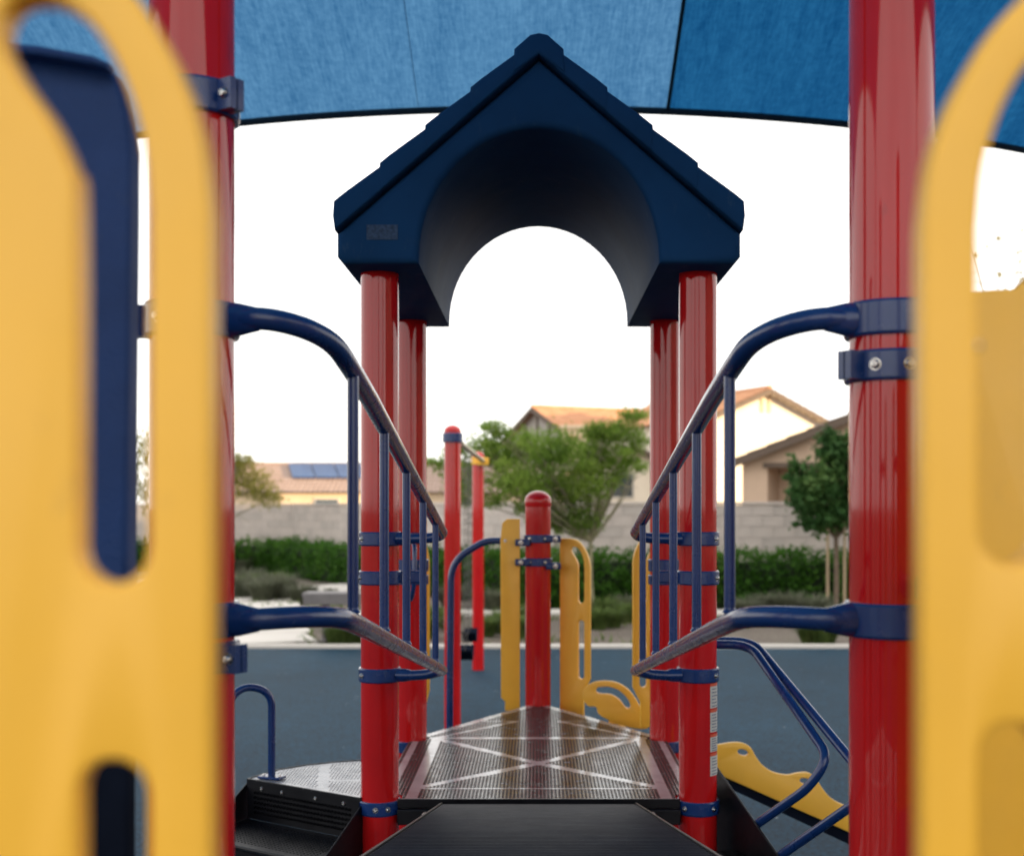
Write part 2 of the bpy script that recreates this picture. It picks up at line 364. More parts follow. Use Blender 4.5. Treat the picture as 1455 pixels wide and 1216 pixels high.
def clamp(parent, x, y, z, ears=(), h=.046, bolts=()):
    key = (tuple(round(e, 3) for e in ears), h)
    if key not in CL: CL[key] = clamp_mesh('clamp', h, ears)
    o = place(CL[key], 'clamp', parent, (x, y, z))
    for a in bolts:
        d = Vector((math.cos(a), math.sin(a), 0)); bolt(o, Vector((x, y, z)) + d * (PR + .008), d, .8)
    for a in ears:
        M = Matrix.Rotation(a, 3, 'Z'); q = M @ Vector((PR + .020, -.0135, 0)); bolt(o, Vector((x, y, z)) + q, M @ Vector((0, -1, 0)), .8)
    return o

# perforated plate: real holes punched on a grid, left solid along strips
def perforated(name, inside, solid, x0, x1, y0, y1, z, pitch=.0127, hr=.0050, depth=.003, mats=('deck_coat', 'deck_rib_sheen'), tf=None):
    V = []; F = []; MI = []
    nx = int((x1 - x0) / pitch); ny = int((y1 - y0) / pitch); px = (x1 - x0) / nx; py = (y1 - y0) / ny
    oct_ = [(math.cos(R(45 * k + 22.5 - 22.5)), math.sin(R(45 * k))) for k in range(8)]
    sq = [(1, 0), (1, 1), (0, 1), (-1, 1), (-1, 0), (-1, -1), (0, -1), (1, -1)]
    tf = tf or (lambda x, y, z: (x, y, z))
    for j in range(ny):
        cy = y0 + (j + .5) * py
        for i in range(nx):
            cx = x0 + (i + .5) * px
            if not inside(cx, cy): continue
            o = len(V)
            if solid(cx, cy):
                V += [tf(cx + a * px / 2, cy + b * py / 2, z) for a, b in ((-1, -1), (1, -1), (1, 1), (-1, 1))]; F.append((o, o + 1, o + 2, o + 3)); MI.append(1 if len(mats) > 1 else 0); continue
            V += [tf(cx + a * px / 2, cy + b * py / 2, z) for a, b in sq]
            V += [tf(cx + a * hr, cy + b * hr, z) for a, b in oct_]
            V += [tf(cx + a * hr, cy + b * hr, z - depth) for a, b in oct_]
            for k in range(8):
                k2 = (k + 1) % 8
                F.append((o + k, o + k2, o + 8 + k2, o + 8 + k)); F.append((o + 8 + k, o + 8 + k2, o + 16 + k2, o + 16 + k)); MI += [0, 0]
    me = bpy.data.meshes.new(name); me.from_pydata(V, [], F)
    for m_ in mats: me.materials.append(M_[m_])
    me.polygons.foreach_set('material_index', MI); me.update(); return me
def seg_d(x, y, a, b):
    ax, ay = a; bx, by = b; t = ((x - ax) * (bx - ax) + (y - ay) * (by - ay)) / ((bx - ax) ** 2 + (by - ay) ** 2); t = max(0, min(1, t))
    return math.hypot(x - ax - t * (bx - ax), y - ay - t * (by - ay))

# ================================================================== roofed tower
tower = thing('play_tower', (OX, 4.9, 0), 'roofed play tower with navy gable roof on four red posts and perforated decks', 'play tower')
fl = post(tower, OX - HX, D2, H + .80, False); fr = post(tower, OX + HX, D2, H + .80, False)
rl = post(tower, OX - HX, D3, H + .84, False); rr_ = post(tower, OX + HX, D3, H + .84, False)
ap = post(tower, OX, D4, H + .03, True)
# deck plates
yA, yB = D2 - .03, D3 + .005
def in_sq(x, y): return not any(math.hypot(x - OX - sx * HX, y - yy) < PR + .012 for sx in (-1, 1) for yy in (D2, D3))
cxd, cyd = OX, (yA + yB) / 2 + .03
def solid_sq(x, y):
    x -= OX
    if abs(abs(x) - .425) < .016: return True
    if y < yA + .014 or y > yB - .020: return True
    if abs(y - (yA + .16)) < .010 and abs(x) < .43: return True
    for sx in (-1, 1):
        if seg_d(x, y, (0, cyd), (sx * .42, yA + .17)) < .019 or seg_d(x, y, (0, cyd), (sx * .42, yB - .03)) < .019: return True
    return abs(abs(x) - .515) < .012
dk = place(perforated('deck_plate', in_sq, solid_sq, OX - .535, OX + .535, yA, yB, ZD), 'deck_plate', tower)
apx = D4 + .05
def in_tri(x, y):
    x -= OX; hw = .535 * (apx - y) / (apx - yB)
    return y > yB and abs(x) < hw and not any(math.hypot(x - sx * HX, y - D3) < PR + .012 for sx in (-1, 1)) and math.hypot(x, y - D4) > PR + .01
def solid_tri(x, y):
    xx = abs(x - OX); hw = .535 * (apx - y) / (apx - yB)
    return hw - xx < .045 or y < yB + .03 or abs(y - yB - .42) < .010 and xx > .10 or seg_d(xx, y, (.1, yB + .42), (.42, yB + .03)) < .012
place(perforated('deck_plate', in_tri, solid_tri, OX - .535, OX + .535, yB + .018, apx, ZD - .003), 'deck_plate', tower)
# deck edges and frame below
f = MB()
f.box((OX, yA - .006, ZD - .012), (.94, .010, .030)); f.build('deck_edge', 'black_steel', tower, bevel=.002)
f = MB()
for sx in (-1, 1): f.box((OX + sx * .535, (yA + yB) / 2, ZD - .035), (.012, 1.0, .06))
f.box((OX, yB + .004, ZD - .035), (.92, .006, .05)); f.box((OX, yA + .5, ZD - .045), (1.0, .05, .05))
for sx in (-1, 1):
    A = Vector((OX + sx * .535, yB, 0)); B = Vector((OX, apx, 0)); c = (A + B) / 2; d = B - A
    f.box((c.x, c.y, ZD - .032), (d.length, .010, .055), rz=math.atan2(d.y, d.x))
f.build('deck_frame', 'black_steel', tower, bevel=.002)
for sx in (-1, 1):
    f = MB(); f.box((OX + sx * .405, yA + .0, ZD - .055), (.13, .05, .052)); br = f.build('deck_bracket', 'black_steel', tower, bevel=.004)
    bolt(br, (OX + sx * .375, yA - .027, ZD - .05), (0, -1, 0), 1.3)
# collars on the posts
for sx in (-1, 1):
    X = OX + sx * HX
    clamp(tower, X, D2, ZD - .028, h=.046, bolts=(R(-95), R(-60)) if sx < 0 else (R(-135), R(-50)))
    clamp(tower, X, D2, H - .236, h=.046, bolts=(R(-150) if sx < 0 else R(-35),))
    a_ = MB(); a_.box((X - sx * .10, D2 + .02, H - .236), (.10, .030, .042)); a_.build('clamp_arm', 'navy_paint', tower, bevel=.006)
    clamp(tower, X, D3, H - .13, ears=(R(-90 - sx * 40),)); clamp(tower, X, D3, H - .245, ears=(R(-90 - sx * 40),), h=.05); clamp(tower, X, D3, H - .305, ears=(R(-90 - sx * 40),), h=.04)
    clamp(tower, X, D3, ZD - .03, h=.046)
# apex collars with arms that carry the yellow panels
z1, z2 = H - .157, H - .272
for z_, sx in ((z1, -1), (z2, 1)):
    clamp(tower, OX, D4, z_, h=.040, bolts=(R(-60), R(-125)))
    for s2, L_ in ((-1, .10), (1, .10)):
        a_ = MB(); a_.box((OX + s2 * .075, D4 - .055, z_ - (.018 if s2 == sx else 0)), (.075, .030, .034)); ar = a_.build('clamp_arm', 'navy_paint', tower, bevel=.006)
        bolt(ar, (OX + s2 * .085, D4 - .072, z_ - (.018 if s2 == sx else 0)), (0, -1, 0), 1.1)
# warning labels on the front post: white blocks under red bars
X, Y = OX + HX, D2
for k, (ya, yb) in enumerate(((975, 1006), (1012, 1040), (1047, 1068), (1074, 1102))):
    za, zb = H - (ya - CY) * 4.13 / FPX, H - (yb - CY) * 4.13 / FPX
    b_ = MB(); b_.lathe([(PR + .0012, zb), (PR + .0012, za)], (X, Y, 0), 12, a0=R(-58), a1=R(-8)); st = b_.build('warning_label', 'sticker_white', tower, fix=False)
    n_ = 6
    for q in range(n_):
        zz = zb + (za - zb) * (q + .6) / (n_ + .4)
        b_ = MB(); b_.lathe([(PR + .0016, zz - .0016), (PR + .0016, zz + .0016)], (X, Y, 0), 8, a0=R(-52), a1=R(-18 - 5 * (q % 3))); b_.build('text_line', 'sticker_grey', st, fix=False)
    b_ = MB(); b_.lathe([(PR + .0012, za + .001), (PR + .0012, za + .010)], (X, Y, 0), 12, a0=R(-58), a1=R(-8)); b_.build('label_bar', 'sticker_red', tower, fix=False)
# --- roof
RY0, RY1 = 3.99, 5.43
arch = [(.385 * math.cos(R(a)), .80 + .415 * math.sin(R(a))) for a in range(0, 181, 6)]
body = [(-.385, .780), (-.625, .780), (-.648, .803), (-.648, .875), (0, 1.435), (.648, .875), (.648, .803), (.625, .780), (.385, .780)] + arch
me = plate_mesh('roof', [[(x, z) for x, z in body]], RY1 - RY0, 'roof_plastic', .022)
roof = place(me, 'roof', tower, (OX, (RY0 + RY1) / 2, H)); roof['label'] = 'navy moulded plastic gable roof with round arch'
slope = Vector((.675, -.57)); nrm = Vector((.57, .675)).normalized()
for sx in (-1, 1):
    knots = [.07, .215, .36, .505, .652]
    for k in range(4):
        x0, x1 = knots[k] - .02, knots[k + 1]
        def lb(x): return 1.445 - .862 * x
        def lt(x): return 1.508 - .826 * x
        poly = [(x0, lb(x0)), (x1, lb(x1)), (x1 + .006, lb(x1) + .045), (x1 + .003, lt(x1) + .006), (x1 - .03, lt(x1 - .03) + .008), ((x0 + x1) / 2, lt((x0 + x1) / 2) + .003), (x0, lt(x0) - .006)]
        lp = [(sx * a, b) for a, b in poly]
        me = plate_mesh('shingle_course', [lp], RY1 - RY0 + .05 - .004 * k, 'roof_plastic', .007)
        # uneven butts between neighbouring shingles
        place(me, 'shingle_course', roof, (OX, (RY0 + RY1) / 2, H))
cap = [(-.085, 1.378), (-.078, 1.458), (-.028, 1.502), (0, 1.508), (.028, 1.502), (.078, 1.458), (.085, 1.378), (0, 1.44)]
place(plate_mesh('ridge_cap', [cap], RY1 - RY0 + .06, 'roof_plastic', .010), 'ridge_cap', roof, (OX, (RY0 + RY1) / 2, H))
p_ = at(543, 330, RY0 - .002); b_ = MB(); b_.box((p_.x, RY0 - .0005, p_.z), (.10, .003, .048)); b_.build('maker_plate', 'faded_plate', roof)

# --- hand-grip panels (sheet plastic with two slots)
def grip_outline(mir=1, s=1.0):
    # u = 0 at the free (grip) edge, negative inward; v = 0 at the top of the straight edge
    out = [(0, -.55), (0, 0)] + sp2([(0, 0), (-.004, .034), (-.014, .064), (-.028, .090), (-.040, .108), (-.058, .126), (-.085, .139), (-.112, .142)], 5)[1:] + [(-.160, .142), (-.160, -.73), (-.035, -.73), (-.035, -.62)]
    inn = sp2([(-.0295, .000), (-.033, .034), (-.043, .066), (-.058, .090), (-.076, .1015), (-.094, .100), (-.1005, .084), (-.091, .064), (-.077, .044), (-.067, .022), (-.0635, .000), (-.0635, -.160)], 4)
    arc = [(-.0465 + .017 * math.cos(R(a)), -.160 + .017 * math.sin(R(a))) for a in range(180, 361, 20)]
    inn = inn + arc[1:]
    sl2 = [(-.0465 + .017 * math.cos(R(a)), -.277 + .017 * math.sin(R(a))) for a in range(0, 181, 18)] + [(-.0465 + .017 * math.cos(R(a)), -.535 + .017 * math.sin(R(a))) for a in range(180, 361, 18)]
    L_ = [out, inn, sl2]
    return [[(mir * a * s, b * s) for a, b in lp] for lp in L_]
GR = plate_mesh('grip_panel', grip_outline(1), .022, 'yellow_plastic', .0035)
GL = plate_mesh('grip_panel', grip_outline(-1), .022, 'yellow_plastic', .0035)
# right of the apex post, facing the opening; near the rear right post
e = at(839, 806, D4 - .02); pr = place(GR, 'grip_panel', tower, e, (0, 0, R(-24))); 
e = at(899, 800, 5.55); place(GL, 'grip_panel', tower, e, (0, 0, R(10)))
e = at(608, 806, 5.60); place(GR, 'grip_panel', tower, e, (0, 0, R(-60)))
# left of the apex post: narrower plain panel with notched foot
lp = [(.093, 0)] + [(.093, -.945), (.02, -.945), (.02, -.90), (0, -.88), (-.003, -.10), (.006, -.02), (.03, 0)]
e = at(712, 737, D4 - .02); pl = place(plate_mesh('side_panel', [[(a, b) for a, b in lp]], .022, 'yellow_plastic', .0035), 'side_panel', tower, e)
for p, zz in ((e, -.108),): bolt(pl, (e.x + .02, e.y - .012, e.z + zz), (0, -1, 0), .8)
# exit rail that leaves the left panel and drops beside the deck
P = fillet([at(714, 768, 6.2), at(690, 768, 6.22), at(641, 797, 6.25), at(639, 1000, 6.25), (at(639, 1000, 6.25).x, 6.25, -.05)], .16, 8)
b_ = MB(); b_.tube(P, .0175, 14); b_.build('exit_rail', 'navy_paint', tower)
# curved grab handle by the rear left post
P = catmull([at(580, 768, 5.05), at(588, 772, 5.0), at(589, 800, 4.98), at(588, 830, 4.98), at(584, 850, 5.02), at(578, 852, 5.1)], 6)
b_ = MB(); b_.tube(P, .010, 10); b_.build('grab_handle', 'navy_paint', tower)
# curved yellow climber top at the right edge of the triangular deck
def px_loop(P, d, org): return [((x - org[0]) * d / FPX, (org[1] - y) * d / FPX) for x, y in P]
o_ = [(827, 990), (830, 978), (842, 969), (858, 966), (876, 968), (892, 977), (904, 992), (912, 1008), (922, 1030), (900, 1032), (872, 1024), (852, 1014), (847, 1003), (836, 1002)]
o_ = sp2(o_ + [o_[0]], 4)[:-1]
i_ = [(850, 975), (864, 974), (878, 978), (890, 988), (896, 1000), (893, 1004), (888, 1002), (880, 992), (868, 985), (852, 984), (847, 980)]
i_ = sp2(i_ + [i_[0]], 3)[:-1]
e = at(827, 990, 5.78); cl_ = place(plate_mesh('climber_grip', [px_loop(o_, 5.78, (827, 990)), px_loop(i_, 5.78, (827, 990))], .022, 'yellow_plastic', .003), 'climber_grip', tower, e, (0, 0, R(-8)))
b_ = MB(); P0 = at(930, 1040, 5.85); b_.tube([(P0.x - .2, 5.80, ZD - .02), (P0.x + .05, 6.3, .5), (P0.x + .15, 6.6, 0)], .02, 12); b_.build('climber_rail', 'yellow_plastic', tower)

# ================================================================== near tower
near = thing('play_tower', (OX, 1.35, 0), 'open play tower of tall red posts with large slotted yellow panels and navy hood', 'play tower')
nl = post(near, OX - HX, D1, H + 1.6, True); nr = post(near, OX + HX, D1, H + 1.6, True)
post(near, OX - HX, D0, H + .75, True); post(near, OX + HX, D0, H + .75, True)
def in_nr(x, y): return not any(math.hypot(x - OX - sx * HX, y - yy) < PR + .012 for sx in (-1, 1) for yy in (D0, D1))
def solid_nr(x, y): return abs(abs(x - OX) - .42) < .015 or seg_d(abs(x - OX), y, (0, 1.365), (.42, .9)) < .013 or seg_d(abs(x - OX), y, (0, 1.365), (.42, 1.83)) < .013 or y > D1 - .0 or y < D0
place(perforated('deck_plate', in_nr, solid_nr, OX - .535, OX + .535, D0 - .03, D1 + .03, ZN, pitch=.02, hr=.006), 'deck_plate', near)
f = MB(); f.box((OX, D1 + .02, ZN - .04), (.93, .02, .07)); f.box((OX, D0 - .02, ZN - .04), (.93, .02, .07))
for sx in (-1, 1): f.box((OX + sx * .53, 1.365, ZN - .04), (.02, .92, .07))
f.build('deck_frame', 'black_steel', near, bevel=.003)
# collars
XL, XR = OX - HX, OX + HX
c = clamp(near, XL, D1, H + .612, ears=(R(-33),), h=.05)
clamp(near, XL, D1, H - .226, ears=(R(-28),), h=.046)
clamp(near, XR, D1, H + .211, ears=(R(-150),), h=.046, bolts=(R(-125), R(-85)))
for sx, X in ((-1, XL), (1, XR)):
    clamp(near, X, D0, H + .1, h=.05); clamp(near, X, D0, H - .35, h=.05)
    for zz in (.10, -.35):
        a_ = MB(); a_.box((OX + sx * (.425 if sx > 0 else .415), .735 if sx > 0 else .70, H + zz), (.20 if sx > 0 else .26, .03, .04), rz=sx * R(38 if sx > 0 else 45)); a_.build('clamp_arm', 'navy_paint', near, bevel=.005)
DL, DRt = .60, .665
e = at(307, 306, DL); gl = place(GR, 'grip_panel', near, e); e = at(1303, 330, DRt); gr = place(GL, 'grip_panel', near, e)
bolt(gr, at(1376, 492, DRt + .02) + Vector((.004, 0, 0)), (1, -.3, 0), .35)
# navy hood panel left of the deck and black skirt below
o_ = [(-140, 58), (-40, 66), (60, 76), (138, 90), (158, 100), (168, 122), (177, 160), (184, 205), (184, 300), (181, 600), (179, 900), (-140, 900)]
dH = 1.50; me = plate_mesh('hood_panel', [px_loop(o_, dH, (190, 700))], .045, 'hood_plastic', .008); hp = place(me, 'hood_panel', near, at(190, 700, dH) + Vector((0, .0225, 0)))
b_ = MB(); o_ = [(-140, 90), (60, 100), (146, 114), (160, 124), (160, 142), (140, 132), (60, 118), (-140, 108)]
rim = place(plate_mesh('hood_rim', [px_loop([(-140, 52), (-40, 60), (60, 70), (136, 84), (158, 94), (158, 104), (136, 97), (60, 84), (-40, 74), (-140, 66)], dH - .02, (190, 700))], .03, 'hood_plastic', .006), 'hood_rim', hp, at(190, 700, dH - .02))
e1, e2 = at(-140, 903, dH), at(179, 1400, dH); b_ = MB(); b_.box(((e1.x + e2.x) / 2, dH + .022, (e1.z + e2.z) / 2), (e2.x - e1.x, .035, e1.z - e2.z)); b_.build('skirt_panel', 'black_rubber', near, bevel=.006)
# shaded yellow panel right of the deck
o_ = [(1352, 1300), (1352, 426), (1362, 418), (1380, 416), (1410, 413), (1438, 413), (1447, 405), (1462, 388), (1490, 366), (1530, 360), (1620, 362), (1620, 1300)]
me = plate_mesh('side_panel', [px_loop(o_, 1.56, (1352, 700))], .02, 'yellow_plastic', .003); place(me, 'side_panel', near, at(1352, 700, 1.56))
for zz in (-.12,):
    a_ = MB(); a_.box((XR + .03, 1.73, H + zz), (.03, .32, .036)); a_.build('clamp_arm', 'navy_paint', near, bevel=.005)
    a_ = MB(); a_.box((XL - .03, 1.73, H + zz), (.03, .25, .036)); a_.build('clamp_arm', 'navy_paint', near, bevel=.005)

# ================================================================== sloping bridge
bridge = thing('ramp_bridge', (OX, 3.0, .9), 'sloping bridge of black ribbed ramp between navy tube railings', 'bridge')
ya, za, yb, zb = 4.14, H - .985, 1.93, H - .572
n = 62; V = []; hw = .318
T = []
for i in range(n + 1):
    y = ya + (yb - ya) * i / n; z = za + (zb - za) * i / n
    T += [(y, z - .0025)] if i % 2 else [(y, z)]
prof = []
for i in range(n):
    y = ya + (yb - ya) * i / n; z = za + (zb - za) * i / n; dy = (yb - ya) / n; dz = (zb - za) / n
    prof += [(y + dy * q, z + dz * q + .012 * (max(0, math.sin(math.pi * min(1, q / .72))) ** .6 - 1)) for q in (0, .10, .24, .40, .56, .66, .76, .92)]
prof.append((yb, zb))
b_ = MB(); VV = [(OX - hw, y, z) for y, z in prof] + [(OX + hw, y, z) for y, z in prof]; k = len(prof)
b_.add(VV, [(i, i + 1, k + i + 1, k + i) for i in range(k - 1)]); ramp_o = b_.build('ramp_surface', 'tread_rubber', bridge, 50)
b_ = MB(); 
for sx in (-1, 1):
    x0 = OX + sx * (hw + .001); x1 = OX + sx * (hw + .007)
    b_.prism_y if False else None
    P4 = [(ya, za + .004), (yb, zb + .004), (yb, zb - .055), (ya, za - .055)]
    V8 = [(x0, y, z) for y, z in P4] + [(x1, y, z) for y, z in P4]
    b_.add(V8, [(0, 1, 2, 3), (7, 6, 5, 4), (0, 4, 5, 1), (1, 5, 6, 2), (2, 6, 7, 3), (3, 7, 4, 0)])
b_.add([(OX - hw, ya, za - .02), (OX + hw, ya, za - .02), (OX + hw, yb, zb - .02), (OX - hw, yb, zb - .02)], [(0, 1, 2, 3)])
b_.build('ramp_frame', 'black_steel', bridge, bevel=.0015)
BR = .0172
for sx in (-1, 1):
    S = lambda x, y, z: Vector((OX + sx * x, y, H + z))
    X1 = HX; side = thing  # noqa
    def rz_top(y): return .236 - (y - 2.06) * .1585
    def rz_bot(y): return -.188 - (y - 2.06) * .172
    tp = [S(X1 - .068, D1 - .022, .282), S(.428, D1 - .026, .283), S(.392, D1 - .010, .280), S(.357, D1 + .030, .272), S(.332, D1 + .085, .258), S(.320, D1 + .160, rz_top(2.06)), S(.316, 2.3, rz_top(2.3))]
    tp = catmull(tp, 7) + [S(.316, y, rz_top(y)) for y in (2.8, 3.4, 4.0)]
    tp = tp + catmull([S(.316, 4.06, rz_top(4.06)), S(.318, 4.098, rz_top(4.098)), S(.334, 4.125, -.098), S(.375, 4.14, -.104), S(.43, 4.145, -.106), S(.475, 4.15, -.106)], 4)
    def rad(P):
        return [BR] * len(P)
    b_ = MB(); b_.tube(tp, BR, 18); top_o = b_.build('handrail', 'navy_paint', bridge)
    bp = [S(X1 - .068, D1 - .022, -.170), S(.428, D1 - .026, -.169), S(.392, D1 - .010, -.168), S(.357, D1 + .030, -.170), S(.332, D1 + .085, -.176), S(.320, D1 + .160, rz_bot(2.06)), S(.316, 2.3, rz_bot(2.3))]
    bp = catmull(bp, 7) + [S(.316, y, rz_bot(y)) for y in (2.8, 3.4, 4.0)]
    bp = bp + catmull([S(.316, 4.06, rz_bot(4.06)), S(.318, 4.098, rz_bot(4.098)), S(.334, 4.125, -.545), S(.375, 4.14, -.556), S(.43, 4.145, -.56), S(.475, 4.15, -.56)], 4)
    b_ = MB(); b_.tube(bp, BR, 18); bot_o = b_.build('handrail', 'navy_paint', bridge)
    for y in (2.09, 2.52, 2.95, 3.38, 3.80):
        b_ = MB(); b_.tube([S(.316, y, rz_bot(y) + .012), S(.316, y, rz_top(y) - .012)], .0098, 12); bl = b_.build('baluster', 'navy_paint', bridge)
        b_ = MB(); b_.lathe([(.0105, 0), (.0135, .001), (.0110, .005), (.0100, .009)], S(.316, y, rz_bot(y) + .0155), 12); b_.build('weld_bead', 'navy_paint', bl)
    # flared sockets that wrap the posts
    for (X, Y, zz, hh, yo) in ((X1, D1, .282, .052, -.022), (X1, D1, -.170, .052, -.022), (X1, D2, -.106, .046, -.03), (X1, D2, -.56, .046, -.03)):
        c = clamp(bridge, OX + sx * X, Y, H + zz, ears=((R(180) if sx < 0 else R(0)),) if Y == D1 else (), h=hh, bolts=((R(-60) if sx > 0 else R(-120)),) if Y == D1 else ((R(-40) if sx > 0 else R(-140)),))
        b_ = MB(); b_.tube([S(X - .058, Y + yo + .004, zz), S(X - .075, Y + yo, zz), S(X - .092, Y + yo - .002, zz), S(X - .108, Y + yo - .003, zz)], [hh * .50, hh * .49, .0215, .0178], 18, sx=.78); b_.build('socket', 'navy_paint', c)
    # horizontal stay from the railing to the far post
# ================================================================== left stair with round platform
stair = thing('play_stair', (-.85, 4.3, 0), 'black perforated steps below a small rounded sky-sheen tinted platform with loop handle', 'steps')
A_, B_ = Vector((-.585, 4.15)), Vector((-1.03, 4.45))
edir = (B_ - A_).normalized(); nd = Vector((-.35, -.94)).normalized()
arcP = [(-.585, 4.15), (-.585, 4.80), (-.67, 4.775), (-.76, 4.745), (-.86, 4.69), (-.95, 4.61), (-1.03, 4.45)]
def inpoly(P):
    def f_(x, y):
        c = False; j = len(P) - 1
        for i in range(len(P)):
            if (P[i][1] > y) != (P[j][1] > y) and x < (P[j][0] - P[i][0]) * (y - P[i][1]) / (P[j][1] - P[i][1]) + P[i][0]: c = not c
            j = i
        return c
    return f_
pad = MB(); ip = inpoly(arcP)
simple('deck_sheen', (.30, .30, .31), .28, .15, 7, .08, 180, .002, rvar=.1)  # pale base colour stands in for sky gloss on the platform
def solid_pl(x, y):
    return seg_d(x, y, (-.585, 4.15), (-1.03, 4.45)) < .03 or seg_d(x, y, (-.73, 4.25), (-.80, 4.72)) < .02 or seg_d(x, y, (-.585, 4.43), (-.73, 4.43)) < .01 or min(seg_d(x, y, arcP[k], arcP[k + 1]) for k in range(1, 6)) < .022
place(perforated('platform', ip, solid_pl, -1.04, -.585, 4.14, 4.81, ZD + .002, pitch=.0115, hr=.0038, mats=('deck_sheen',)), 'platform', stair)
b_ = MB()
for k in range(len(arcP)):
    p, q = Vector(arcP[k]), Vector(arcP[(k + 1) % len(arcP)]); c = (p + q) / 2; d = q - p
    b_.box((c.x, c.y, ZD - .016), (d.length + .006, .008, .042), rz=math.atan2(d.y, d.x))
b_.build('platform_edge', 'black_steel', stair, bevel=.002)
def q3(s, t, z): v = A_ + edir * s + nd * t; return Vector((v.x, v.y, z))
W = (B_ - A_).length; rise, run = .135, .29
bb = bpy.data.objects
for k in range(6):
    zt = ZD - rise * (k + 1)
    if zt < .02: break
    x0_ = k * run + .01; x1_ = (k + 1) * run
    tfm = lambda x, y, z: tuple(q3(x, y, z))
    place(perforated('tread', lambda x, y: True, lambda x, y: x < .03 or x > W - .03 or y < x0_ + .03 or y > x1_ - .025, .004, W - .004, x0_, x1_, zt, pitch=.016, hr=.005, mats=('black_steel',), tf=tfm), 'tread', stair)
    tfr = lambda x, y, z, k=k: tuple(q3(x, k * run + .008 - z, y))
    b_ = MB(); b_.add([q3(.004, k * run - .004, zt), q3(W - .004, k * run - .004, zt), q3(W - .004, k * run - .004, zt + rise - .012), q3(.004, k * run - .004, zt + rise - .012)], [(0, 1, 2, 3)]); b_.build('riser_backing', 'black_steel', stair)
    place(perforated('riser', lambda x, y: True, lambda x, y: x < .04 or x > W - .04 or abs(y - zt - rise / 2) > rise * .32, .004, W - .004, zt, zt + rise - .012, 0, pitch=.016, hr=.005, mats=('black_steel',), tf=tfr), 'riser', stair)
    b_ = MB(); b_.tube([q3(.005, x1_, zt - .004), q3(W - .005, x1_, zt - .004)], .006, 8); b_.build('nosing', 'black_steel', stair)
nst = k
for s in (-.004, W + .004):
    b_ = MB(); t1 = nst * run + .05
    P4 = [q3(s, -.02, ZD - .005), q3(s, t1, ZD - .005 - rise * (t1 / run)), q3(s, t1, ZD - .005 - rise * (t1 / run) - .16), q3(s, -.02, ZD - .20)]
    off = Vector((edir.x, edir.y, 0)) * (.006 if s > 0 else -.006)
    b_.add(P4 + [p + off for p in P4], [(0, 1, 2, 3), (7, 6, 5, 4), (0, 4, 5, 1), (1, 5, 6, 2), (2, 6, 7, 3), (3, 7, 4, 0)]); b_.build('stringer', 'black_steel', stair, bevel=.002)
for s in (.07, .2, .36, .46): bolt(stair, q3(s, .008, ZD - .022), (nd.x, nd.y, 0), .7)
hb = at(386, 1104, 4.45)
b_ = MB(); b_.box((hb.x, hb.y, ZD + .009), (.09, .05, .010), rz=R(-20)); fp = b_.build('handle_foot', 'navy_paint', stair, bevel=.003)
bolt(fp, (hb.x - .03, hb.y + .01, ZD + .014), (0, 0, 1), .6); bolt(fp, (hb.x + .03, hb.y - .01, ZD + .014), (0, 0, 1), .6)
P = fillet([(hb.x, hb.y, ZD + .01), (hb.x, hb.y, ZD + .315), (hb.x - .10, hb.y - .05, ZD + .345), (hb.x - .19, hb.y - .12, ZD + .19), (hb.x - .20, hb.y - .35, ZD - .2)], .085, 10)
b_ = MB(); b_.tube(P, .0135, 14); b_.build('loop_handle', 'navy_paint', stair)

# ================================================================== right stair with tube rails
stair2 = thing('play_stair', (.95, 4.0, 0), 'black steps with nested navy tube handrails beside labelled red post', 'steps')
C0 = Vector((.625, 4.22)); nd2 = Vector((.30, -.954)); ed2 = Vector((.954, .30))
def r3(s, t, z): v = C0 + ed2 * s + nd2 * t; return Vector((v.x, v.y, z))
def sz(t): return H - .905 - .43 * t
b_ = MB(); P4 = [r3(0, -.05, sz(-.05)), r3(0, 1.35, sz(1.35)), r3(0, 1.35, sz(1.35) - .22), r3(0, -.05, sz(-.05) - .30)]
off = Vector((ed2.x, ed2.y, 0)) * .008
b_.add(P4 + [p + off for p in P4], [(0, 1, 2, 3), (7, 6, 5, 4), (0, 4, 5, 1), (1, 5, 6, 2), (2, 6, 7, 3), (3, 7, 4, 0)]); b_.build('stringer', 'black_steel', stair2, bevel=.002)
for k in range(4):
    t0 = .10 + k * .30; zt = sz(t0 + .15) - .12
    if zt < .03: break
    b_ = MB(); P4 = [r3(-.26, t0, zt), r3(-.002, t0, zt), r3(-.002, t0 + .29, zt), r3(-.26, t0 + .29, zt)]
    b_.add(P4 + [p - Vector((0, 0, .03)) for p in P4], [(0, 1, 2, 3), (7, 6, 5, 4), (0, 4, 5, 1), (1, 5, 6, 2), (2, 6, 7, 3), (3, 7, 4, 0)]); b_.build('tread', 'black_steel', stair2, bevel=.003)
rail1 = [at(1010, 915, 4.33), at(1066, 916, 4.30), at(1178, 1075, 3.80), at(1150, 1118, 3.82), at(1073, 1172, 4.022)]
b_ = MB(); b_.tube(fillet(rail1, .085, 10), .0150, 14); b_.build('handrail', 'navy_paint', stair2)
rail2 = [at(1012, 910, 4.36), at(1070, 911, 4.36), at(1243, 1120, 3.62), at(1216, 1140, 3.62), at(1090, 1228, 3.915)]
b_ = MB(); b_.tube(fillet(rail2, .085, 10), .0150, 14); b_.build('handrail', 'navy_paint', stair2)

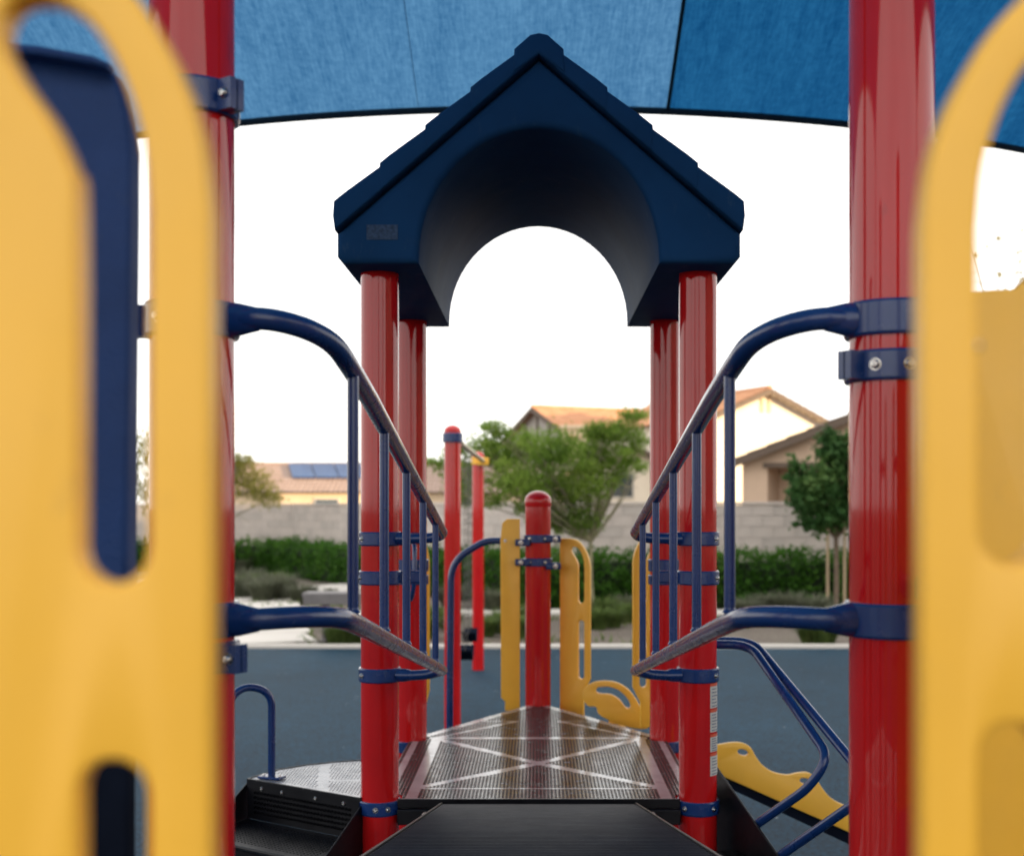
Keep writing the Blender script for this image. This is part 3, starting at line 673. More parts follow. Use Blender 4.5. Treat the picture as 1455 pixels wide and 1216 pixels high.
# ================================================================== crawl ramp with wavy yellow side
crawl = thing('crawl_ramp', (1.0, 5.15, 0), 'low sloping ramp with wavy yellow side board and round holes', 'ramp')
dW = 5.05
top = [(1000, 1058), (1020, 1057), (1040, 1054), (1055, 1055), (1066, 1061), (1073, 1073), (1083, 1086), (1098, 1096), (1118, 1100), (1134, 1097), (1148, 1097), (1158, 1104), (1166, 1116), (1178, 1131), (1194, 1141), (1215, 1148), (1238, 1153), (1256, 1160), (1268, 1180), (1290, 1205), (1330, 1222)]
o_ = sp2(top, 4) + [(1330, 1244), (1208, 1182), (1000, 1090)]
def hole(cx, cy, rx, ry, t): return [(cx + rx * math.cos(R(a)) * math.cos(t) - ry * math.sin(R(a)) * math.sin(t), cy + rx * math.cos(R(a)) * math.sin(t) + ry * math.sin(R(a)) * math.cos(t)) for a in range(0, 360, 20)]
loops = [px_loop(l_, dW, (1000, 1060)) for l_ in (o_, hole(1055, 1068, 8, 4.5, .25), hole(1144, 1109, 9, 4.5, .3), hole(1246, 1166, 9, 4.5, .3))]
place(plate_mesh('side_board', loops, .022, 'yellow_plastic', .003), 'side_board', crawl, at(1000, 1060, dW))
pa, pb = at(1000, 1086, dW), at(1330, 1240, dW); ex = 1.6; dv = (pb - pa); pb2 = pa + dv * ((pa.z - .03) / (pa.z - pb.z))
b_ = MB(); V = [(pa.x, dW + .012, pa.z), (pb2.x, dW + .012, pb2.z), (pb2.x, dW + .40, pb2.z), (pa.x, dW + .40, pa.z)]
b_.add(V + [(x, y, z - .05) for x, y, z in V], [(0, 1, 2, 3), (7, 6, 5, 4), (0, 4, 5, 1), (1, 5, 6, 2), (2, 6, 7, 3), (3, 7, 4, 0)]); b_.build('ramp_bed', 'black_rubber', crawl, bevel=.004)

# ================================================================== swing frame and swings
sw = thing('swing_set', (-.64, 11.5, 0), 'pair of red swing posts joined by a thin tan top beam', 'swing set')
SX = -.64
post(sw, at(643, 0, 9.5).x, 9.5, at(0, 613, 9.5).z, True); post(sw, SX, 13.7, at(0, 648, 13.7).z, True)
x_n = at(643, 0, 9.5).x
b_ = MB(); b_.lathe(ring_profile(.07, .014), (x_n, 9.5, at(0, 622, 9.5).z), 36); b_.build('collar', 'navy_paint', sw)
b_ = MB(); b_.lathe(ring_profile(.08, .014), (SX, 13.7, at(0, 655, 13.7).z), 36); b_.box((SX + .06, 13.62, at(0, 656, 13.7).z), (.12, .1, .08)); b_.build('collar', 'yellow_plastic', sw, bevel=.006)
zb_ = at(0, 626, 9.5).z
zb2 = at(0, 655, 13.7).z
b_ = MB(); b_.tube([(x_n + .06, 9.56, zb_ - .02), (SX + .06, 13.64, zb2)], .022, 12); b_.build('top_beam', 'beam_metal', sw)
def swing(yc, label):
    xc = (662 - CX) * 11.1 / FPX if yc < 11.5 else (668 - CX) * 12.05 / FPX
    zt = zb_ + (zb2 - zb_) * (yc - 9.5) / 4.2 - .02; zs = .60 if yc > 11.5 else .54
    t = thing('swing', (xc, yc, 0), label, 'swing', 'swings hanging from the beam')
    # sling seat sagging between its chains, hanging along the beam
    P = [(xc, yc - .22 + .44 * k / 12, zs - .10 * (1 - ((k - 6) / 6) ** 2)) for k in range(13)]; b_ = MB()
    V = [];
    for x, y, z in P: V += [(x - .065, y, z), (x + .065, y, z), (x + .065, y, z - .012), (x - .065, y, z - .012)]
    F = [(4 * i + a, 4 * i + (a + 1) % 4, 4 * i + 4 + (a + 1) % 4, 4 * i + 4 + a) for i in range(12) for a in range(4)] + [(3, 2, 1, 0), (48, 49, 50, 51)]
    b_.add(V, F); b_.build('seat', 'black_rubber', t)
    for s in (-1, 1):
        b_ = MB(); n_ = int((zt - zs) / .045)
        for i in range(n_):
            z = zs + (i + .5) * (zt - zs) / n_; a = 0 if i % 2 else 1
            pts = [(xc + (.009 * math.cos(u) if a else 0), yc + s * .22 + (0 if a else .009 * math.cos(u)), z + .029 * math.sin(u)) for u in [k * math.pi / 4 for k in range(9)]]
            b_.tube(pts, .0026, 5, caps=False)
        b_.build('chain', 'chain_metal', t)
swing(11.1, 'black sling swing hanging nearer the navy-collared red swing post'); swing(12.05, 'black sling swing hanging nearer the yellow-collared red swing post')

# ================================================================== shade sail
sail = thing('shade_sail', (0, 3.2, 0), 'large blue fabric shade sail with dark hem above the playground', 'shade sail')
ZE = H + 2.18; YF, YN = 6.80, -.7; XH = 5.0
def far_y(x): return YF + .090 * x * x
def near_y(x): return YN - .03 * x * x + .2
YC = 3.0
def sail_z(x, y):
    fy, ny_ = far_y(x), near_y(x)
    v = (y - YC) / (fy - YC) if y > YC else (YC - y) / (YC - ny_); u = abs(x) / (XH + .55)
    h1 = 1 - v; h2 = 1 - u; k = .10
    m_ = -math.log(math.exp(-h1 / k) + math.exp(-h2 / k)) * k
    return ZE + 1.45 * max(0, m_ + .069 * math.exp(-abs(h1 - h2) / .15)) * 1.0 + (.016 * math.sin(3.1 * x + y) + .010 * math.sin(7.3 * x - 2 * y) + .006 * math.sin(15 * x + 2.2 * y + 2 * math.sin(2 * x))) * max(0, min(1, h1 * 6))
seams = [-4.8, -3.36, -2.0, -.645, .722, 2.09, 3.45, 4.8]
for k in range(7):
    x0, x1 = seams[k], seams[k + 1]; b_ = MB(); nx_, ny_ = 10, 60; V = []
    for j in range(ny_ + 1):
        for i in range(nx_ + 1):
            x = x0 + (x1 - x0) * i / nx_; a, b2 = near_y(x), far_y(x); t = j / ny_; y = a + (b2 - a) * t; V.append((x, y, sail_z(x, y)))
    b_.add(V, [(j * (nx_ + 1) + i, j * (nx_ + 1) + i + 1, (j + 1) * (nx_ + 1) + i + 1, (j + 1) * (nx_ + 1) + i) for j in range(ny_) for i in range(nx_)])
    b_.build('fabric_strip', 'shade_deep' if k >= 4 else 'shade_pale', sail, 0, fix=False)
for k, x in enumerate(seams[1:-1]):
    if k not in (2, 3): continue
    P = [(x, near_y(x) + (far_y(x) - near_y(x)) * t / 40, 0) for t in range(41)]; P = [(x, y, sail_z(x, y) - .004) for x, y, _ in P]
    b_ = MB(); b_.tube(P,   .010 if k == 3 else .0016, 6, sx=1.0); b_.build('seam', 'hem_webbing' if k == 3 else 'shade_pale', sail)
P = [(x, far_y(x), ZE - .008) for x in np.linspace(-4.8, 4.8, 60)]; b_ = MB(); b_.tube(P, .021, 8); b_.build('hem', 'hem_webbing', sail)
P = [(x, near_y(x), ZE - .008) for x in np.linspace(-4.8, 4.8, 40)]; b_ = MB(); b_.tube(P, .021, 8); b_.build('hem', 'hem_webbing', sail)
for sx in (-1, 1):
    P = [(sx * 4.8, y, sail_z(sx * 4.8, y)) for y in np.linspace(near_y(4.8), far_y(4.8), 40)]; b_ = MB(); b_.tube(P, .021, 8); b_.build('hem', 'hem_webbing', sail)
    for yy in (far_y(4.8) + .25, near_y(4.8) - .25):
        b_ = MB(); b_.lathe([(0, -.05), (.085, -.05), (.085, ZE + .3), (0, ZE + .3)], (sx * 5.05, yy, 0), 24); b_.build('support_pole', 'steel_pole', sail)
        b_ = MB(); y0 = far_y(4.8) if yy > 3 else near_y(4.8); b_.tube([(sx * 5.05, yy, ZE + .02), (sx * 4.8, y0, ZE - .008)], .012, 8); b_.build('cable', 'chain_metal', sail)

# ================================================================== bench
bench = thing('park_bench', at(490, 915, 16.4) * 1, 'dark grey backless bench standing on the concrete walk', 'bench')
p0 = at(430, 842, 16.3); p1 = at(520, 842, 16.3); zt = p0.z
for k in range(3):
    b_ = MB(); b_.box(((p0.x + p1.x) / 2 + .35, 16.3 + k * .15, zt - .025), (p1.x - p0.x + .7, .135, .05)); b_.build('seat_plank', 'bench_metal', bench, bevel=.006)
b_ = MB(); b_.box(((p0.x + p1.x) / 2 + .35, 16.245, zt - .085), (p1.x - p0.x + .66, .03, .13)); b_.build('apron', 'bench_metal', bench, bevel=.004)
for x in (p0.x + .28, p1.x + .45):
    b_ = MB(); b_.box((x, 16.45, (zt - .05) / 2), (.09, .12, zt - .05)); b_.box((x, 16.45, .04), (.12, .4, .02)); b_.build('leg', 'bench_metal', bench, bevel=.004)

# ================================================================== foliage builders
def leaf_cloud(blobs, n, size, aspect=.5, droop=0, seed=1, shell=.55):
    rng = np.random.default_rng(seed); wts = np.array([b[3] * b[4] * b[5] for b in blobs]) ** .8; wts /= wts.sum()
    idx = rng.choice(len(blobs), n, p=wts); B = np.array(blobs)[idx]
    d = rng.normal(size=(n, 3)); d /= np.linalg.norm(d, axis=1)[:, None]; rad = (shell + (1 - shell) * rng.random(n)) ** .6 * (1 + .18 * rng.normal(size=n))
    C = B[:, :3] + d * rad[:, None] * B[:, 3:6]
    ax = rng.normal(size=(n, 3)); ax[:, 2] -= droop; ax /= np.linalg.norm(ax, axis=1)[:, None]
    bx_ = np.cross(ax, rng.normal(size=(n, 3))); bx_ /= np.linalg.norm(bx_, axis=1)[:, None]
    s = size * (.6 + .8 * rng.random(n))[:, None]; a = ax * s; b = bx_ * s * aspect
    V = np.stack([C - a, C + b * .9, C + a, C - b * .9], 1).reshape(-1, 3)
    return V, np.arange(4 * n).reshape(-1, 4)
def leaves_obj(name, blobs, n, size, m, parent, aspect=.5, droop=0, seed=1, shell=.55):
    V, F = leaf_cloud(blobs, n, size, aspect, droop, seed, shell); me = bpy.data.meshes.new(name); me.from_pydata(V.tolist(), [], F.tolist()); me.materials.append(M_[m]); me.update()
    return place(me, name, parent)
def branches(mb, base, fork, targets, r0, r1, rng):
    mb.tube(catmull([base, base.lerp(fork, .5) + Vector((rng.uniform(-.05, .05), rng.uniform(-.05, .05), 0)), fork], 5), [r0 + (r1 * 1.3 - r0) * k / 10 for k in range(11)], 10)
    for t in targets:
        t = Vector(t); mid = fork.lerp(t, .5) + Vector((rng.uniform(-.2, .2), rng.uniform(-.2, .2), rng.uniform(.0, .2))) * (t - fork).length * .5
        P = catmull([fork, mid, t], 5); mb.tube(P, [r1 * (1 - .75 * k / 10) for k in range(11)], 7)
        for q in range(3):
            s = P[random.randint(4, 9)]; e = s + Vector((rng.uniform(-1, 1), rng.uniform(-1, 1), rng.uniform(-.3, .8))) * (t - fork).length * .35
            mb.tube([s, s.lerp(e, .5) + Vector((0, 0, .03)), e], [r1 * .35, r1 * .25, r1 * .12], 5)
def tree(name, label, base, fork, blobs, n, size, lm, bm_, r0, r1, seed, aspect=.5, droop=0, shell=.55, group=None, extra=None):
    rng = random.Random(seed); t = thing(name, base, label, 'tree', group)
    mb = MB(); branches(mb, Vector(base), Vector(fork), [b[:3] for b in blobs], r0, r1, rng); mb.build('trunk', bm_, t, 60)
    leaves_obj('crown', blobs, n, size, lm, t, aspect, droop, seed, shell); return t
def pb(px, py, d, rx, rz=None, ry=None, dd=0):
    p = at(px, py, d + dd); k = (d + dd) / FPX; return (p.x, p.y, p.z, rx * k, (ry or rx) * k, (rz or rx) * k)

# feathery green tree in front of the block wall
d = 20.0; rng = random.Random(3)
bl = [pb(690, 640, d, 36, 26), pb(740, 640, d, 44, 30, dd=.4), pb(790, 640, d, 46, 34, dd=-.5), pb(845, 645, d, 44, 28, dd=.3), pb(735, 685, d, 46, 28, dd=-.5), pb(790, 690, d, 50, 32, dd=.4),
      pb(835, 690, d, 36, 26, dd=-.3), pb(825, 735, d, 36, 28), pb(770, 722, d, 28, 20), pb(880, 615, d, 36, 22), pb(900, 590, d, 26, 12), pb(640, 660, d, 26, 26), pb(660, 690, d, 30, 20), pb(880, 665, d, 26, 20), pb(710, 615, d, 22, 12), pb(905, 630, d, 18, 20), pb(700, 712, d, 22, 14), pb(845, 610, d, 22, 14)]
rng = random.Random(31)
for k in range(46):
    b0 = bl[rng.randrange(15)]; a = rng.uniform(0, 6.28); bl.append((b0[0] + math.cos(a) * b0[3] * 1.05, b0[1] + rng.uniform(-.4, .4), b0[2] + math.sin(a) * b0[5] * 1.05, rng.uniform(.08, .24), .2, rng.uniform(.05, .13)))
tree('feathery_tree', 'feathery green tree in front of grey block wall below tiled gable house', (at(843, 0, d).x, d, 0), at(840, 770, d), bl, 26000, .044, 'leaf_palo', 'pale_bark', .05, .018, 3, .27, 1.1, .10)
# young dark tree held by stakes
d = 21.2; bl = [pb(1165, 690, d, 36, 34), pb(1200, 680, d, 40, 40, dd=.2), pb(1180, 640, d, 24, 28), pb(1140, 705, d, 24, 26, dd=-.2), pb(1205, 640, d, 26, 26), pb(1165, 735, d, 34, 24), pb(1205, 730, d, 38, 28), pb(1235, 690, d, 34, 36), pb(1230, 735, d, 28, 22), pb(1130, 670, d, 14, 20), pb(1175, 618, d, 10, 14), pb(1225, 645, d, 22, 24)]
st_t = tree('young_tree', 'young dark leafy tree between two wooden stakes before the hedge', (at(1188, 0, d).x, d, 0), at(1188, 765, d), bl, 7500, .068, 'leaf_oak', 'bark', .045, .03, 5, .5, .1, .2)
for px in (1176, 1200):
    b_ = MB(); q = at(px, 740, d - .15); b_.tube([(q.x, q.y, 0), q], .025, 8); b_.build('stake', 'stake_wood', st_t)
# yellow-green tree at the left, reaching above the wall
d = 31.0; bl = [pb(205, 640, d, 24, 34), pb(215, 700, d, 26, 36), pb(255, 650, d, 40, 40), pb(290, 680, d, 46, 40), pb(330, 672, d, 36, 30), pb(362, 690, d, 34, 26), pb(385, 708, d, 22, 16), pb(345, 655, d, 24, 16), pb(180, 680, d, 24, 40)]
tree('yellow_tree', 'feathery yellow-green tree catching low sun beside the far wall', (at(275, 0, d).x, d, 0), at(275, 760, d), bl, 9000, .055, 'leaf_yellow', 'pale_bark', .07, .03, 8, .32, .8, .12)
# sparse bare tree at the right
d = 17.0; rng = random.Random(12); base = Vector((at(1420, 0, d).x, d, 0)); fork = at(1420, 520, d)
t = thing('bare_tree', base, 'nearly bare pale twiggy tree with few dry leaves beyond the yellow panel', 'tree'); mb = MB()
tg = [at(x, y, d + rng.uniform(-.6, .6)) for x, y in ((1370, 330), (1390, 400), (1440, 300), (1455, 380), (1480, 330), (1330, 400), (1290, 460), (1400, 350), (1430, 410))]
mb.tube([base, fork], [.06, .04], 8)
tips = []
for q in tg:
    mid = fork.lerp(q, .5) + Vector((rng.uniform(-.1, .1), 0, rng.uniform(0, .15))); P = catmull([fork, mid, q], 6); mb.tube(P, [.016 * (1 - .85 * k / 12) + .002 for k in range(13)], 5)
    for k in range(4):
        s = P[rng.randint(5, 12)]; e = s + Vector((rng.uniform(-.25, .25), rng.uniform(-.2, .2), rng.uniform(-.05, .25))); mb.tube([s, e], [.004, .0018], 4); tips.append(e)
mb.build('trunk', 'twig_bark', t, 60)
leaves_obj('crown', [(*e, .05, .05, .04) for e in tips], 220, .034, 'leaf_dry', t, .5, .3, 4, .2)

# ================================================================== block wall, hedge, shrubs
WALL = [(-17, 37.6), (-6.6, 34.2), (-1.7, 26.4), (.4, 23.3), (13.6, 23.0)]
WT = 1.86
wall = thing('block_wall', (0, 24, 0), 'pale grey concrete block wall running behind the hedge', 'wall')
def wall_run(A, B, hgt, single):
    A, B = Vector(A), Vector(B); L_ = (B - A).length; dr = (B - A).normalized(); rz = math.atan2(dr.y, dr.x); nb = round(L_ / .406); lw = L_ / nb; ch = .2033; nc = round(hgt / ch)
    me = []
    for v in range(3):
        b_ = MB(); b_.box((0, 0, 0), (lw - .012, .19, ch - .012)); me.append(b_.mesh('block', ('wall_block', 'wall_block', 'wall_block_dark')[v]))
    core = MB(); c = (A + B) / 2; core.box((c.x, c.y, nc * ch / 2), (L_, .17, nc * ch - .006), rz=rz); core.build('mortar_core', 'mortar', wall)
    J = MB()
    for j in range(nc):
        for i in range(nb):
            p = A + dr * ((i + .5 + (.5 if j % 2 and i < nb - 1 else 0)) * lw) + Vector((-dr.y, dr.x)) * random.uniform(-.004, .004)
            if single: place(random.choice(me), 'block', wall, (p.x, p.y, (j + .5) * ch), (0, 0, rz))
            else: J.box((p.x, p.y, (j + .5) * ch), (lw - .012, .19, ch - .012), m=random.choice((0, 0, 1)), rz=rz)
    if not single: o = J.build('blocks', ['wall_block', 'wall_block_dark'], wall); o['kind'] = 'stuff'
    cp = MB(); cp.box((c.x, c.y, nc * ch + .028), (L_ + .02, .24, .05), rz=rz); cp.build('coping', 'wall_block', wall, bevel=.006)
for k in range(4): wall_run(WALL[k], WALL[k + 1], WT - (.12 if k == 0 else 0), k == 3)
hedge = thing('hedge', (0, 23, 0), 'long clipped dark green hedge along the block wall', 'hedge')
def hedge_run(A, B, hgt, dep, n, seed, name):
    rng = np.random.default_rng(seed); A, B = Vector((*A, 0)), Vector((*B, 0)); dr = (B - A).normalized(); nn = Vector((dr.y, -dr.x, 0)); L_ = (B - A).length
    m_ = int(L_ / .35); bl = []
    for i in range(m_ + 1):
        for zz in (.28, .68):
            p = A + dr * (L_ * i / m_); bl.append((p.x + rng.normal() * .06, p.y + rng.normal() * .06, hgt * zz + rng.normal() * .035, .30, dep * .62, hgt * .36))
    cm = MB(); c = (A + B) / 2; cm.box((c.x, c.y, hgt * .45), (L_, dep * .5, hgt * .75), rz=math.atan2(dr.y, dr.x)); cm.build('twigs', 'hedge_core', hedge)
    leaves_obj('foliage', bl, n, .045, 'leaf_hedge', hedge, .6, 0, seed, .75)
off = .75
hedge_run((.2, 22.2), (13, 22.0), .98, .7, 42000, 21, 'a'); hedge_run((-2.3, 25.6), (.2, 22.4), .95, .7, 14000, 22, 'b'); hedge_run((-6.9, 33.2), (-2.4, 26.0), .92, .7, 20000, 23, 'c'); hedge_run((-16, 36.2), (-6.9, 33.4), .90, .8, 20000, 24, 'd')
# mounding shrubs and grass clumps in the beds
def tuft_mesh(name, m, n, h, spread, seed, wd=.012):
    rng = random.Random(seed); b_ = MB()
    for i in range(n):
        a = rng.uniform(0, 2 * math.pi); r0 = rng.random() ** .5 * spread * .4; lean = rng.uniform(.2, 1) * spread; hh = h * rng.uniform(.55, 1.1); w2 = wd * rng.uniform(.6, 1.3)
        bx_, by_ = r0 * math.cos(a), r0 * math.sin(a); dx, dy = math.cos(a) * lean, math.sin(a) * lean; tx, ty = -math.sin(a) * w2, math.cos(a) * w2
        b_.add([(bx_ - tx, by_ - ty, 0), (bx_ + tx, by_ + ty, 0), (bx_ + dx * .4 + tx * .8, by_ + dy * .4 + ty * .8, hh * .65), (bx_ + dx * .4 - tx * .8, by_ + dy * .4 - ty * .8, hh * .65), (bx_ + dx, by_ + dy, hh * rng.uniform(.7, 1))], [(0, 1, 2, 3), (3, 2, 4)])
    return b_.mesh(name, m, 0, False)
TG = [tuft_mesh('grass_clump', 'leaf_grass', 420, .46, .34, s) for s in (1, 2)]
TD = [tuft_mesh('grass_clump', 'leaf_sage', 480, .50, .42, s) for s in (3, 4)]
rng = random.Random(44)
def clump(px, py, kind, s=1.0):
    dd = H * FPX / (py - CY); p = at(px, py, dd)
    o = place((TG if kind == 'g' else TD)[rng.randint(0, 1)], 'grass_clump', None, (p.x, p.y, -.01), (0, 0, rng.uniform(0, 6)), s)
    wh = ('beside the bench' if 470 < px < 515 else 'before the left part of the far hedge' if px < 470 and py < 845 else 'beside the winding concrete walk' if px < 470 else 'between the swing posts and the narrow walk' if px < 760 else 'below the staked tree' if px > 1100 else 'between navy bridge railing and hedge' if px > 1000 else 'beside the narrow walk below the feathery tree').replace('left part of the ', '')
    hue = 'bright green' if kind == 'g' else 'grey-green'; tag(o, hue + (' ornamental grass clump ' if kind == 'g' else ' ornamental grass mound ') + wh, 'grass clump', hue + ' grass ' + wh); return
    if kind == 'g': tag(o, 'bright green ornamental grass clump growing in the mulch bed', 'grass clump', 'green grass clumps in the planting beds')
    else: tag(o, 'grey-green ornamental grass mound growing in the mulch bed', 'grass clump', 'grey-green grass mounds in the planting beds')
for a in ((745, 905, .8), (735, 893, .9), (850, 893, .8), (872, 890, .7), (640, 896, .8), (692, 903, .7), (712, 898, .8), (478, 917, .7), (492, 916, .8), (505, 914, .8), (1170, 916, .9), (1150, 914, .7), (605, 905, .8), (620, 890, .8), (860, 880, .9), (890, 884, .8), (365, 838, .9), (395, 836, .9), (340, 842, .9)): clump(a[0], a[1], 'g', a[2])
for a in ((345, 850, 1.1), (372, 855, 1.0), (400, 852, 1.1), (425, 856, .8), (385, 842, 1.0), (355, 835, 1.0), (440, 850, .6), (205, 850, 1.0), (195, 880, .8), (1085, 872, .8), (1120, 875, .9), (1185, 893, .8), (875, 858, .9), (700, 868, .9), (640, 862, .9), (420, 815, 1.0), (455, 812, 1.0), (380, 814, 1.0), (490, 812, .9), (345, 815, 1.0), (1160, 880, .9), (1060, 880, .8), (890, 870, .7), (470, 850, .5)): clump(a[0], a[1], 's', a[2])
gc = MB(); rng2 = random.Random(5)
for i in range(2600):
    x, y = rng2.uniform(-12, 12), rng2.uniform(16.2, 24); 
    if x < -3.2 and y < 18.6 or 20.3 < y < 21.6 or (y > 22 and x > -2): continue
    if math.sin(x * .9) + math.sin(y * 1.3 + x * .5) < .25: continue
    for k in range(3):
        a = rng2.uniform(0, 6.28); l_ = rng2.uniform(.04, .14); gc.add([(x + .02 * math.cos(a), y + .02 * math.sin(a), -.01), (x - .02 * math.cos(a), y - .02 * math.sin(a), -.01), (x + l_ * math.sin(a), y + l_ * math.cos(a), l_)], [(0, 1, 2)])
tag(gc.build('ground_cover', 'leaf_grass', None, 0, fix=False), 'low green ground cover sprouting through the mulch beds', 'ground cover', kind='stuff')

# ================================================================== houses
def house(name, label, apex, ridge, hw, hl, pitch, wallm, roofm, gable_front=True, over=.35, opening=None):
    """apex: front end of the ridge; ridge: horizontal unit vector away along the ridge; hw half width; hl length"""
    t = thing(name, (apex.x, apex.y, 0), label, 'house'); r = Vector((*ridge, 0)).normalized(); s = Vector((r.y, -r.x, 0))   # s: to the right when looking along r
    zA = apex.z - .12; ze = zA - pitch * hw; A = Vector((apex.x, apex.y, 0)) + r * over; Bk = A + r * hl
    def P(b, k, z): return (b + s * k) + Vector((0, 0, z))
    b_ = MB(); V = [P(A, -hw, -.1), P(A, hw, -.1), P(A, hw, ze), P(A, 0, zA), P(A, -hw, ze), P(Bk, -hw, -.1), P(Bk, hw, -.1), P(Bk, hw, ze), P(Bk, 0, zA), P(Bk, -hw, ze)]
    b_.add(V, ([] if opening else [(0, 1, 2, 3, 4)]) + [(9, 8, 7, 6, 5), (1, 6, 7, 2), (0, 4, 9, 5)])
    if opening:
        k0, k1, zo, dp = opening; tp = lambda k: zA - pitch * abs(k); Rr = r * dp
        b_.add([P(A, -hw, -.1), P(A, k0, -.1), P(A, k0, tp(k0)), P(A, -hw, ze)], [(0, 1, 2, 3)]); b_.add([P(A, k0, zo), P(A, k1, zo), P(A, k1, tp(k1)), P(A, k0, tp(k0))], [(0, 1, 2, 3)])
        b_.add([P(A, k1, -.1), P(A, hw, -.1), P(A, hw, ze), P(A, 0, zA), P(A, k1, tp(k1))], [(0, 1, 2, 3, 4)])
        b_.add([P(A, k0, -.1), P(A, k1, -.1), P(A, k1, zo), P(A, k0, zo)] + [P(A, k0, -.1) + Rr, P(A, k1, -.1) + Rr, P(A, k1, zo) + Rr, P(A, k0, zo) + Rr], [(4, 5, 6, 7), (0, 4, 7, 3), (1, 2, 6, 5), (3, 7, 6, 2)])
    b_.build('wall', wallm, t, 20, fix=False)
    rf = None
    for sg in (-1, 1):      # tiled slope: rows of barrel tiles as a ribbed sheet
        b_ = MB(); n_ = int((hl + 2 * over) / .11); k0, k1 = 0, hw + over; rows = 9; V = []
        for j in range(rows + 1):
            for e_ in (0, 1):
                if j == rows and e_: continue
                kk = k0 + (k1 - k0) * (j / rows) + (e_ * .001)
                for i in range(n_ + 1):
                    b0 = A - r * over + r * ((hl + 2 * over) * i / n_); z = zA + .12 - pitch * (kk if e_ == 0 else kk) + (.035 if i % 2 else 0) + (.03 if e_ == 0 and j else 0)
                    V.append(P(b0, sg * kk, z))
        cnt = len(V) // (n_ + 1); F = [(j * (n_ + 1) + i, j * (n_ + 1) + i + 1, (j + 1) * (n_ + 1) + i + 1, (j + 1) * (n_ + 1) + i) for j in range(cnt - 1) for i in range(n_)]
        b_.add(V, F); o = b_.build('roof', roofm, t, 30, fix=False)
        rf = o if rf is None else rf
    for bb_ in (A - r * over, Bk + r * over):   # barge boards
        for sg in (-1, 1):
            a, c = P(bb_, 0, zA + .10), P(bb_, sg * (hw + over), zA + .10 - pitch * (hw + over)); b_ = MB(); q = r * .05
            b_.add([a + q, a - q, c - q, c + q, a + q - Vector((0, 0, .22)), a - q - Vector((0, 0, .22)), c - q - Vector((0, 0, .22)), c + q - Vector((0, 0, .22))], [(0, 1, 2, 3), (7, 6, 5, 4), (0, 4, 5, 1), (1, 5, 6, 2), (2, 6, 7, 3), (3, 7, 4, 0)]); b_.build('barge_board', 'trim_brown', t)
    b_ = MB(); b_.tube([P(A - r * over, 0, zA + .14), P(Bk + r * over, 0, zA + .14)], .10, 8); b_.build('ridge_tile', roofm, rf)
    t_face = (A, r, s)
    return t, t_face, P
def window(t, A, r, s, k, z, wd, hg, back=False, side=None):
    c = A + s * k - r * .02; M = Matrix((s, r, Vector((0, 0, 1)))).transposed()
    b_ = MB(); b_.box(c + Vector((0, 0, z)), (wd + .16, .08, hg + .16), M=M); fo = b_.build('window', 'window_frame', t)
    b_ = MB(); b_.box(c - r * .045 + Vector((0, 0, z)), (wd, .02, hg), M=M); b_.build('pane', 'glass', fo)
# gabled tile house in the middle
hB, (A, r, s), P = house('gable_house', 'grey gabled house with sunlit orange clay tile roof behind feathery tree', at(755, 578, 60), (.90, .43), 3.9, 10, .40, 'stucco_grey', 'clay_tile')
window(hB, A, r, s, -1.0, 3.6, 1.2, 1.2); 
for k in (-1.3, 0, 1.3):
    b_ = MB(); zt_ = at(0, 578, 60).z - .2 - .4 * abs(k); M = Matrix((s, r, Vector((0, 0, 1)))).transposed(); b_.box(A + s * k - r * .04 + Vector((0, 0, zt_ - .8)), (.14, .06, 1.4), M=M); b_.build('gable_batten', 'trim_brown', hB)
q = at(815, 625, 57); b_ = MB(); b_.box((q.x, q.y, q.z - .6), (1.1, 1.1, 2.2)); b_.box((q.x, q.y, q.z + .55), (1.3, 1.3, .18)); b_.build('chimney', 'stucco_cream', hB, bevel=.02)
# sunlit cream wing right of it
hW, (A, r, s), P = house('low_house', 'sunlit cream single-storey house behind the wall beside tiled gable house', at(905, 636, 52), (-.25, .97), 3.4, 8, .33, 'stucco_white', 'grey_tile')
window(hW, A, r, s, -.55, at(0, 690, 52).z, .9, .9)
# brilliant white gable
hC, (A, r, s), P = house('gable_house', 'white stucco gable house in full low sun', at(1095, 551, 50), (-.42, .91), 3.0, 9, .42, 'stucco_white', 'clay_tile')
for k in (-.17, .17):
    M = Matrix((s, r, Vector((0, 0, 1)))).transposed(); b_ = MB(); b_.box(A + s * k - r * .03 + Vector((0, 0, at(0, 573, 50).z)), (.14, .06, .7), M=M); b_.build('gable_vent', 'stucco_cream', hC)
# tan shaded house
hD, (A, r, s), P = house('tan_house', 'tan stucco house in shade with recessed patio behind staked tree', at(1296, 553, 34), (.45, .89), 4.9, 8, .36, 'stucco_tan', 'grey_tile', opening=(-4.15, -2.0, at(0, 661, 34).z, 1.2))
M = Matrix((s, r, Vector((0, 0, 1)))).transposed(); zo = at(0, 661, 34).z
b_ = MB(); b_.box(A + s * -3.1 - r * .05 + Vector((0, 0, zo + .07)), (2.3, .10, .14), M=M); b_.build('lintel', 'trim_brown', hD)
b_ = MB(); b_.box(A + s * -3.0 + r * 1.17 + Vector((0, 0, 1.05)), (1.5, .06, 2.1), M=M); b_.build('patio_door', 'trim_brown', hD)
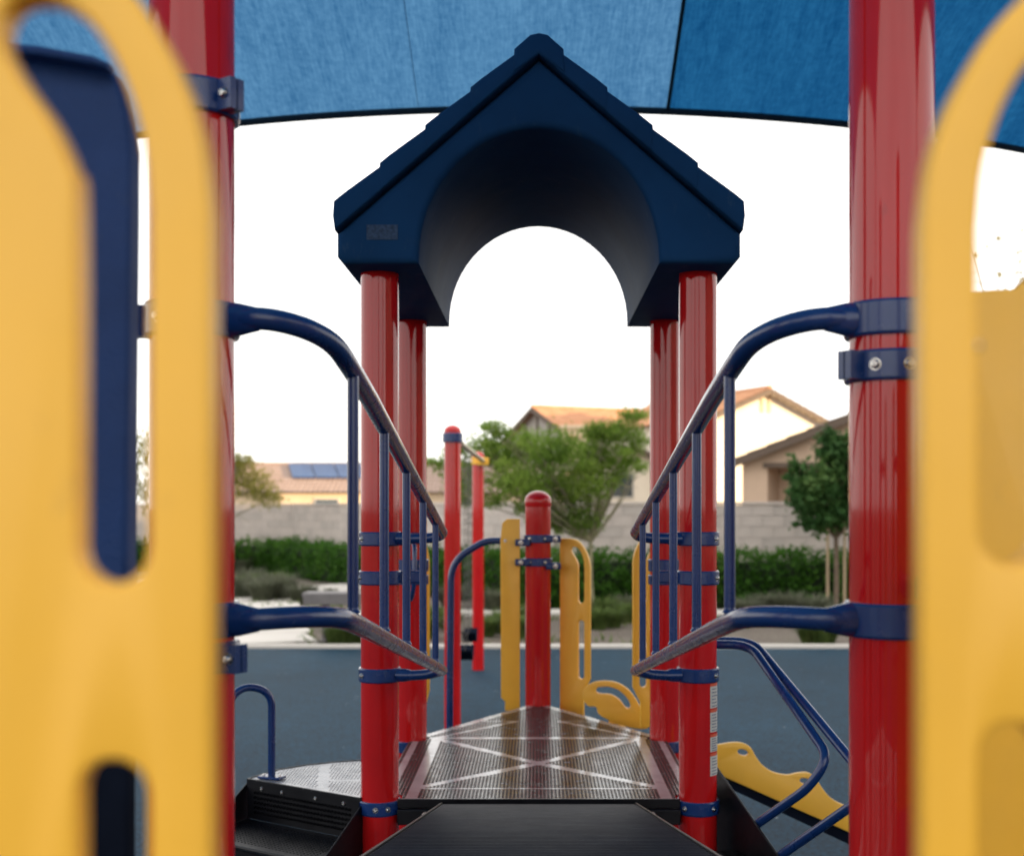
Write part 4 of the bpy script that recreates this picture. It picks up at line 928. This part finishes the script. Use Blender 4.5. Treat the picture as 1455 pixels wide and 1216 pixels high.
# low tiled house with solar panels at the left
hA, (A, r, s), P = house('low_house', 'low cream house with brown tile roof and blue solar panels', at(300, 660, 58), (1, .03), 4.2, 26, .30, 'stucco_cream', 'brown_tile')
zR = at(0, 660, 58).z
for i in range(5):
    b_ = MB(); kx = 3.2 + i * 1.05; V = []
    for a, c in ((0, .35), (1.0, .35), (1.0, 2.6), (0, 2.6)):
        q = A + r * (kx + a + c * .25) + s * c + Vector((0, 0, zR + .10 - .30 * c)); V.append(q)
    V2 = [v + Vector((0, 0, .05)) for v in V]; b_.add(V + V2, [(3, 2, 1, 0), (4, 5, 6, 7), (0, 1, 5, 4), (1, 2, 6, 5), (2, 3, 7, 6), (3, 0, 4, 7)]); b_.build('solar_panel', 'solar_cell', hA)
for kx in (5.6, 11.6, 17.5):
    c = A + r * kx + s * 4.22 + Vector((0, 0, at(0, 716, 54).z)); b_ = MB(); b_.box(c, (1.1, .08, .5)); wo = b_.build('window', 'window_frame', hA); b_ = MB(); b_.box(c - Vector((0, .05, 0)), (.95, .02, .38)); b_.build('pane', 'glass', wo)
# unseen block added right of frame so its long shadow covers the playground
nv_ = Vector((-math.cos(R(SUN_AZ)), math.sin(R(SUN_AZ)), 0)); sv = Vector((math.sin(R(SUN_AZ)), math.cos(R(SUN_AZ)), 0))
if nv_.y < 0: nv_ = -nv_
cb = thing('shadow_block', nv_ * 7 + sv * 40, 'unseen tan building block added to shade the playground', 'building')
M = Matrix((nv_, -sv, Vector((0, 0, 1)))).transposed(); c0 = nv_ * 7 + sv * 40
b_ = MB(); b_.box(c0 + Vector((0, 0, 4.7)), (38, 10, 9.4), M=M); b_.build('wall', 'stucco_tan', cb)
b_ = MB(); b_.box(c0 + Vector((0, 0, 9.6)), (39, 11, .4), M=M); b_.build('roof', 'grey_tile', cb)
for i in range(9):
    for zz in (2.0, 6.2):
        q = c0 + nv_ * (-16 + 4 * i) - sv * 5.02 + Vector((0, 0, zz)); b_ = MB(); b_.box(q, (1.6, .08, 1.6), M=M); wo = b_.build('window', 'window_frame', cb); b_ = MB(); b_.box(q - sv * .05, (1.4, .03, 1.4), M=M); b_.build('pane', 'glass', wo)
